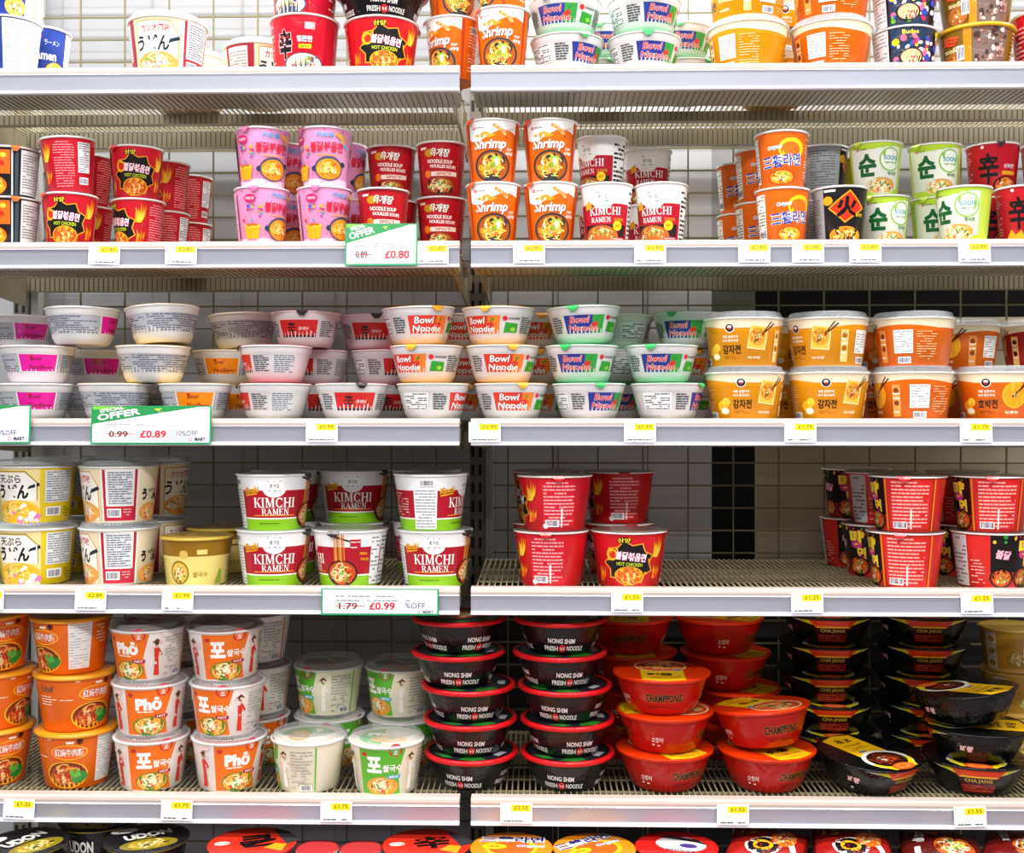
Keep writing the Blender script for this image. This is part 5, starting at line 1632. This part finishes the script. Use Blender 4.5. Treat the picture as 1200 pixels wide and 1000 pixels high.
def offer_card(level, px0, px1, h, z_off, old, new, off, mart, banner, label, rot=0):
    w = (x_at(px1, -.014) - x_at(px0, -.014)) * 1000
    e = link('offer_card', None)
    e.location = (x_at((px0 + px1) / 2, -.014), -.014, RAIL_TOP[level] + z_off)
    e.rotation_euler = (math.radians(-4), math.radians(rot), 0)
    thing(e, label, 'offer card', 'offer cards')
    link('card', box_mesh('card', [(-w / 2000, w / 2000, 0, .0012, 0, h / 1000)], solid('green_edge_card', '#1f9a62', .35)), e)
    A = Art(3)
    b = 3.0
    A.on('white_face').rect(-w / 2 + b, w / 2 - b, b, h - b * .7, '#f7f7f8')
    if banner:
        A.on('green_banner').poly([(-w / 2 + b * .4, h * .52), (-w / 2 + b * .4, h - .5), (w * .44, h - .5)], '#128a46')
        A.poly([(-w / 2 + b, h * .9), (-w * .18, h * .94), (-w * .3, h * .98), (-w / 2 + b, h - 1)], '#7ac83a')
        A.poly([(w * .02, h * .92), (w * .06, h * .86), (w * .09, h * .94)], '#c8e03a')
        ang = math.degrees(math.atan2(h * .47, w * .93))
        A.text('SPECIAL', -w * .33, h * .905, h * .09, '#f4fbf2', w * .2, .02, 0, ang, None, 'banner_lettering')
        A.text('OFFER', -w * .27, h * .775, h * .17, '#fbfdfb', w * .36, .03, 0, ang, None, 'banner_lettering')
        A.lines(w * .0, w * .46, h * .74, h * .88, '#d8a0a8', 2, None, 'fine_print', .25, .6)
    A.lines(-w * .42, w * .3, h * .42, h * .56 if banner else h * .84, '#7a7e84', 2, None, 'fine_print', .3, .8)
    zc = h * .26 if banner else h * .34
    k = h * .2 if banner else h * .3
    A.text(old, -w * .27, zc, k * .85, '#6a2c34', w * .16, .03)
    A.on('strike').rect(-w * .38, -w * .12, zc - .5, zc + .7, '#d02438')
    A.text('£' + new, w * .02 if off else w * .22, zc, k, '#cc2a3e', w * .22 if off else w * .34, .035)
    if off:
        A.text(off, w * .3, zc + h * .02, k * .72, '#5a4a7a', w * .17, .01)
    if mart:
        A.text('MART', w * .41, h * .13, h * .1, '#2a3048', w * .09, .04); A.on('logo_mark').disc(w * .33, h * .13, h * .05, h * .05, '#e8506c', 10); A.disc(w * .33, h * .13, h * .03, h * .03, '#f7f7f8', 8)
    for n, me in build_art(A, lambda s, t, m: Vector((s / 1000, -.0003 - .00005 * m, t / 1000)), M_PAPER, 0).items():
        link(n.split('#')[0], me, e)
offer_card(2, 404, 489, 76, -.046, '0.89', '0.80', None, False, True, 'green and white special offer card in front of the dark red soup cups')
offer_card(3, 106, 247, 69, -.046, '0.99', '0.89', '10%OFF', True, True, 'wide green and white offer card in front of the wrapped white bowls')
offer_card(3, -106, 35, 69, -.045, '0.99', '0.89', '10%OFF', True, True, 'green edged offer card cut off at left edge of the photo')
offer_card(4, 376, 514, 47, -.048, '1.79', '0.99', '%OFF', True, False, 'low green edged offer card below the kimchi ramen bowls')
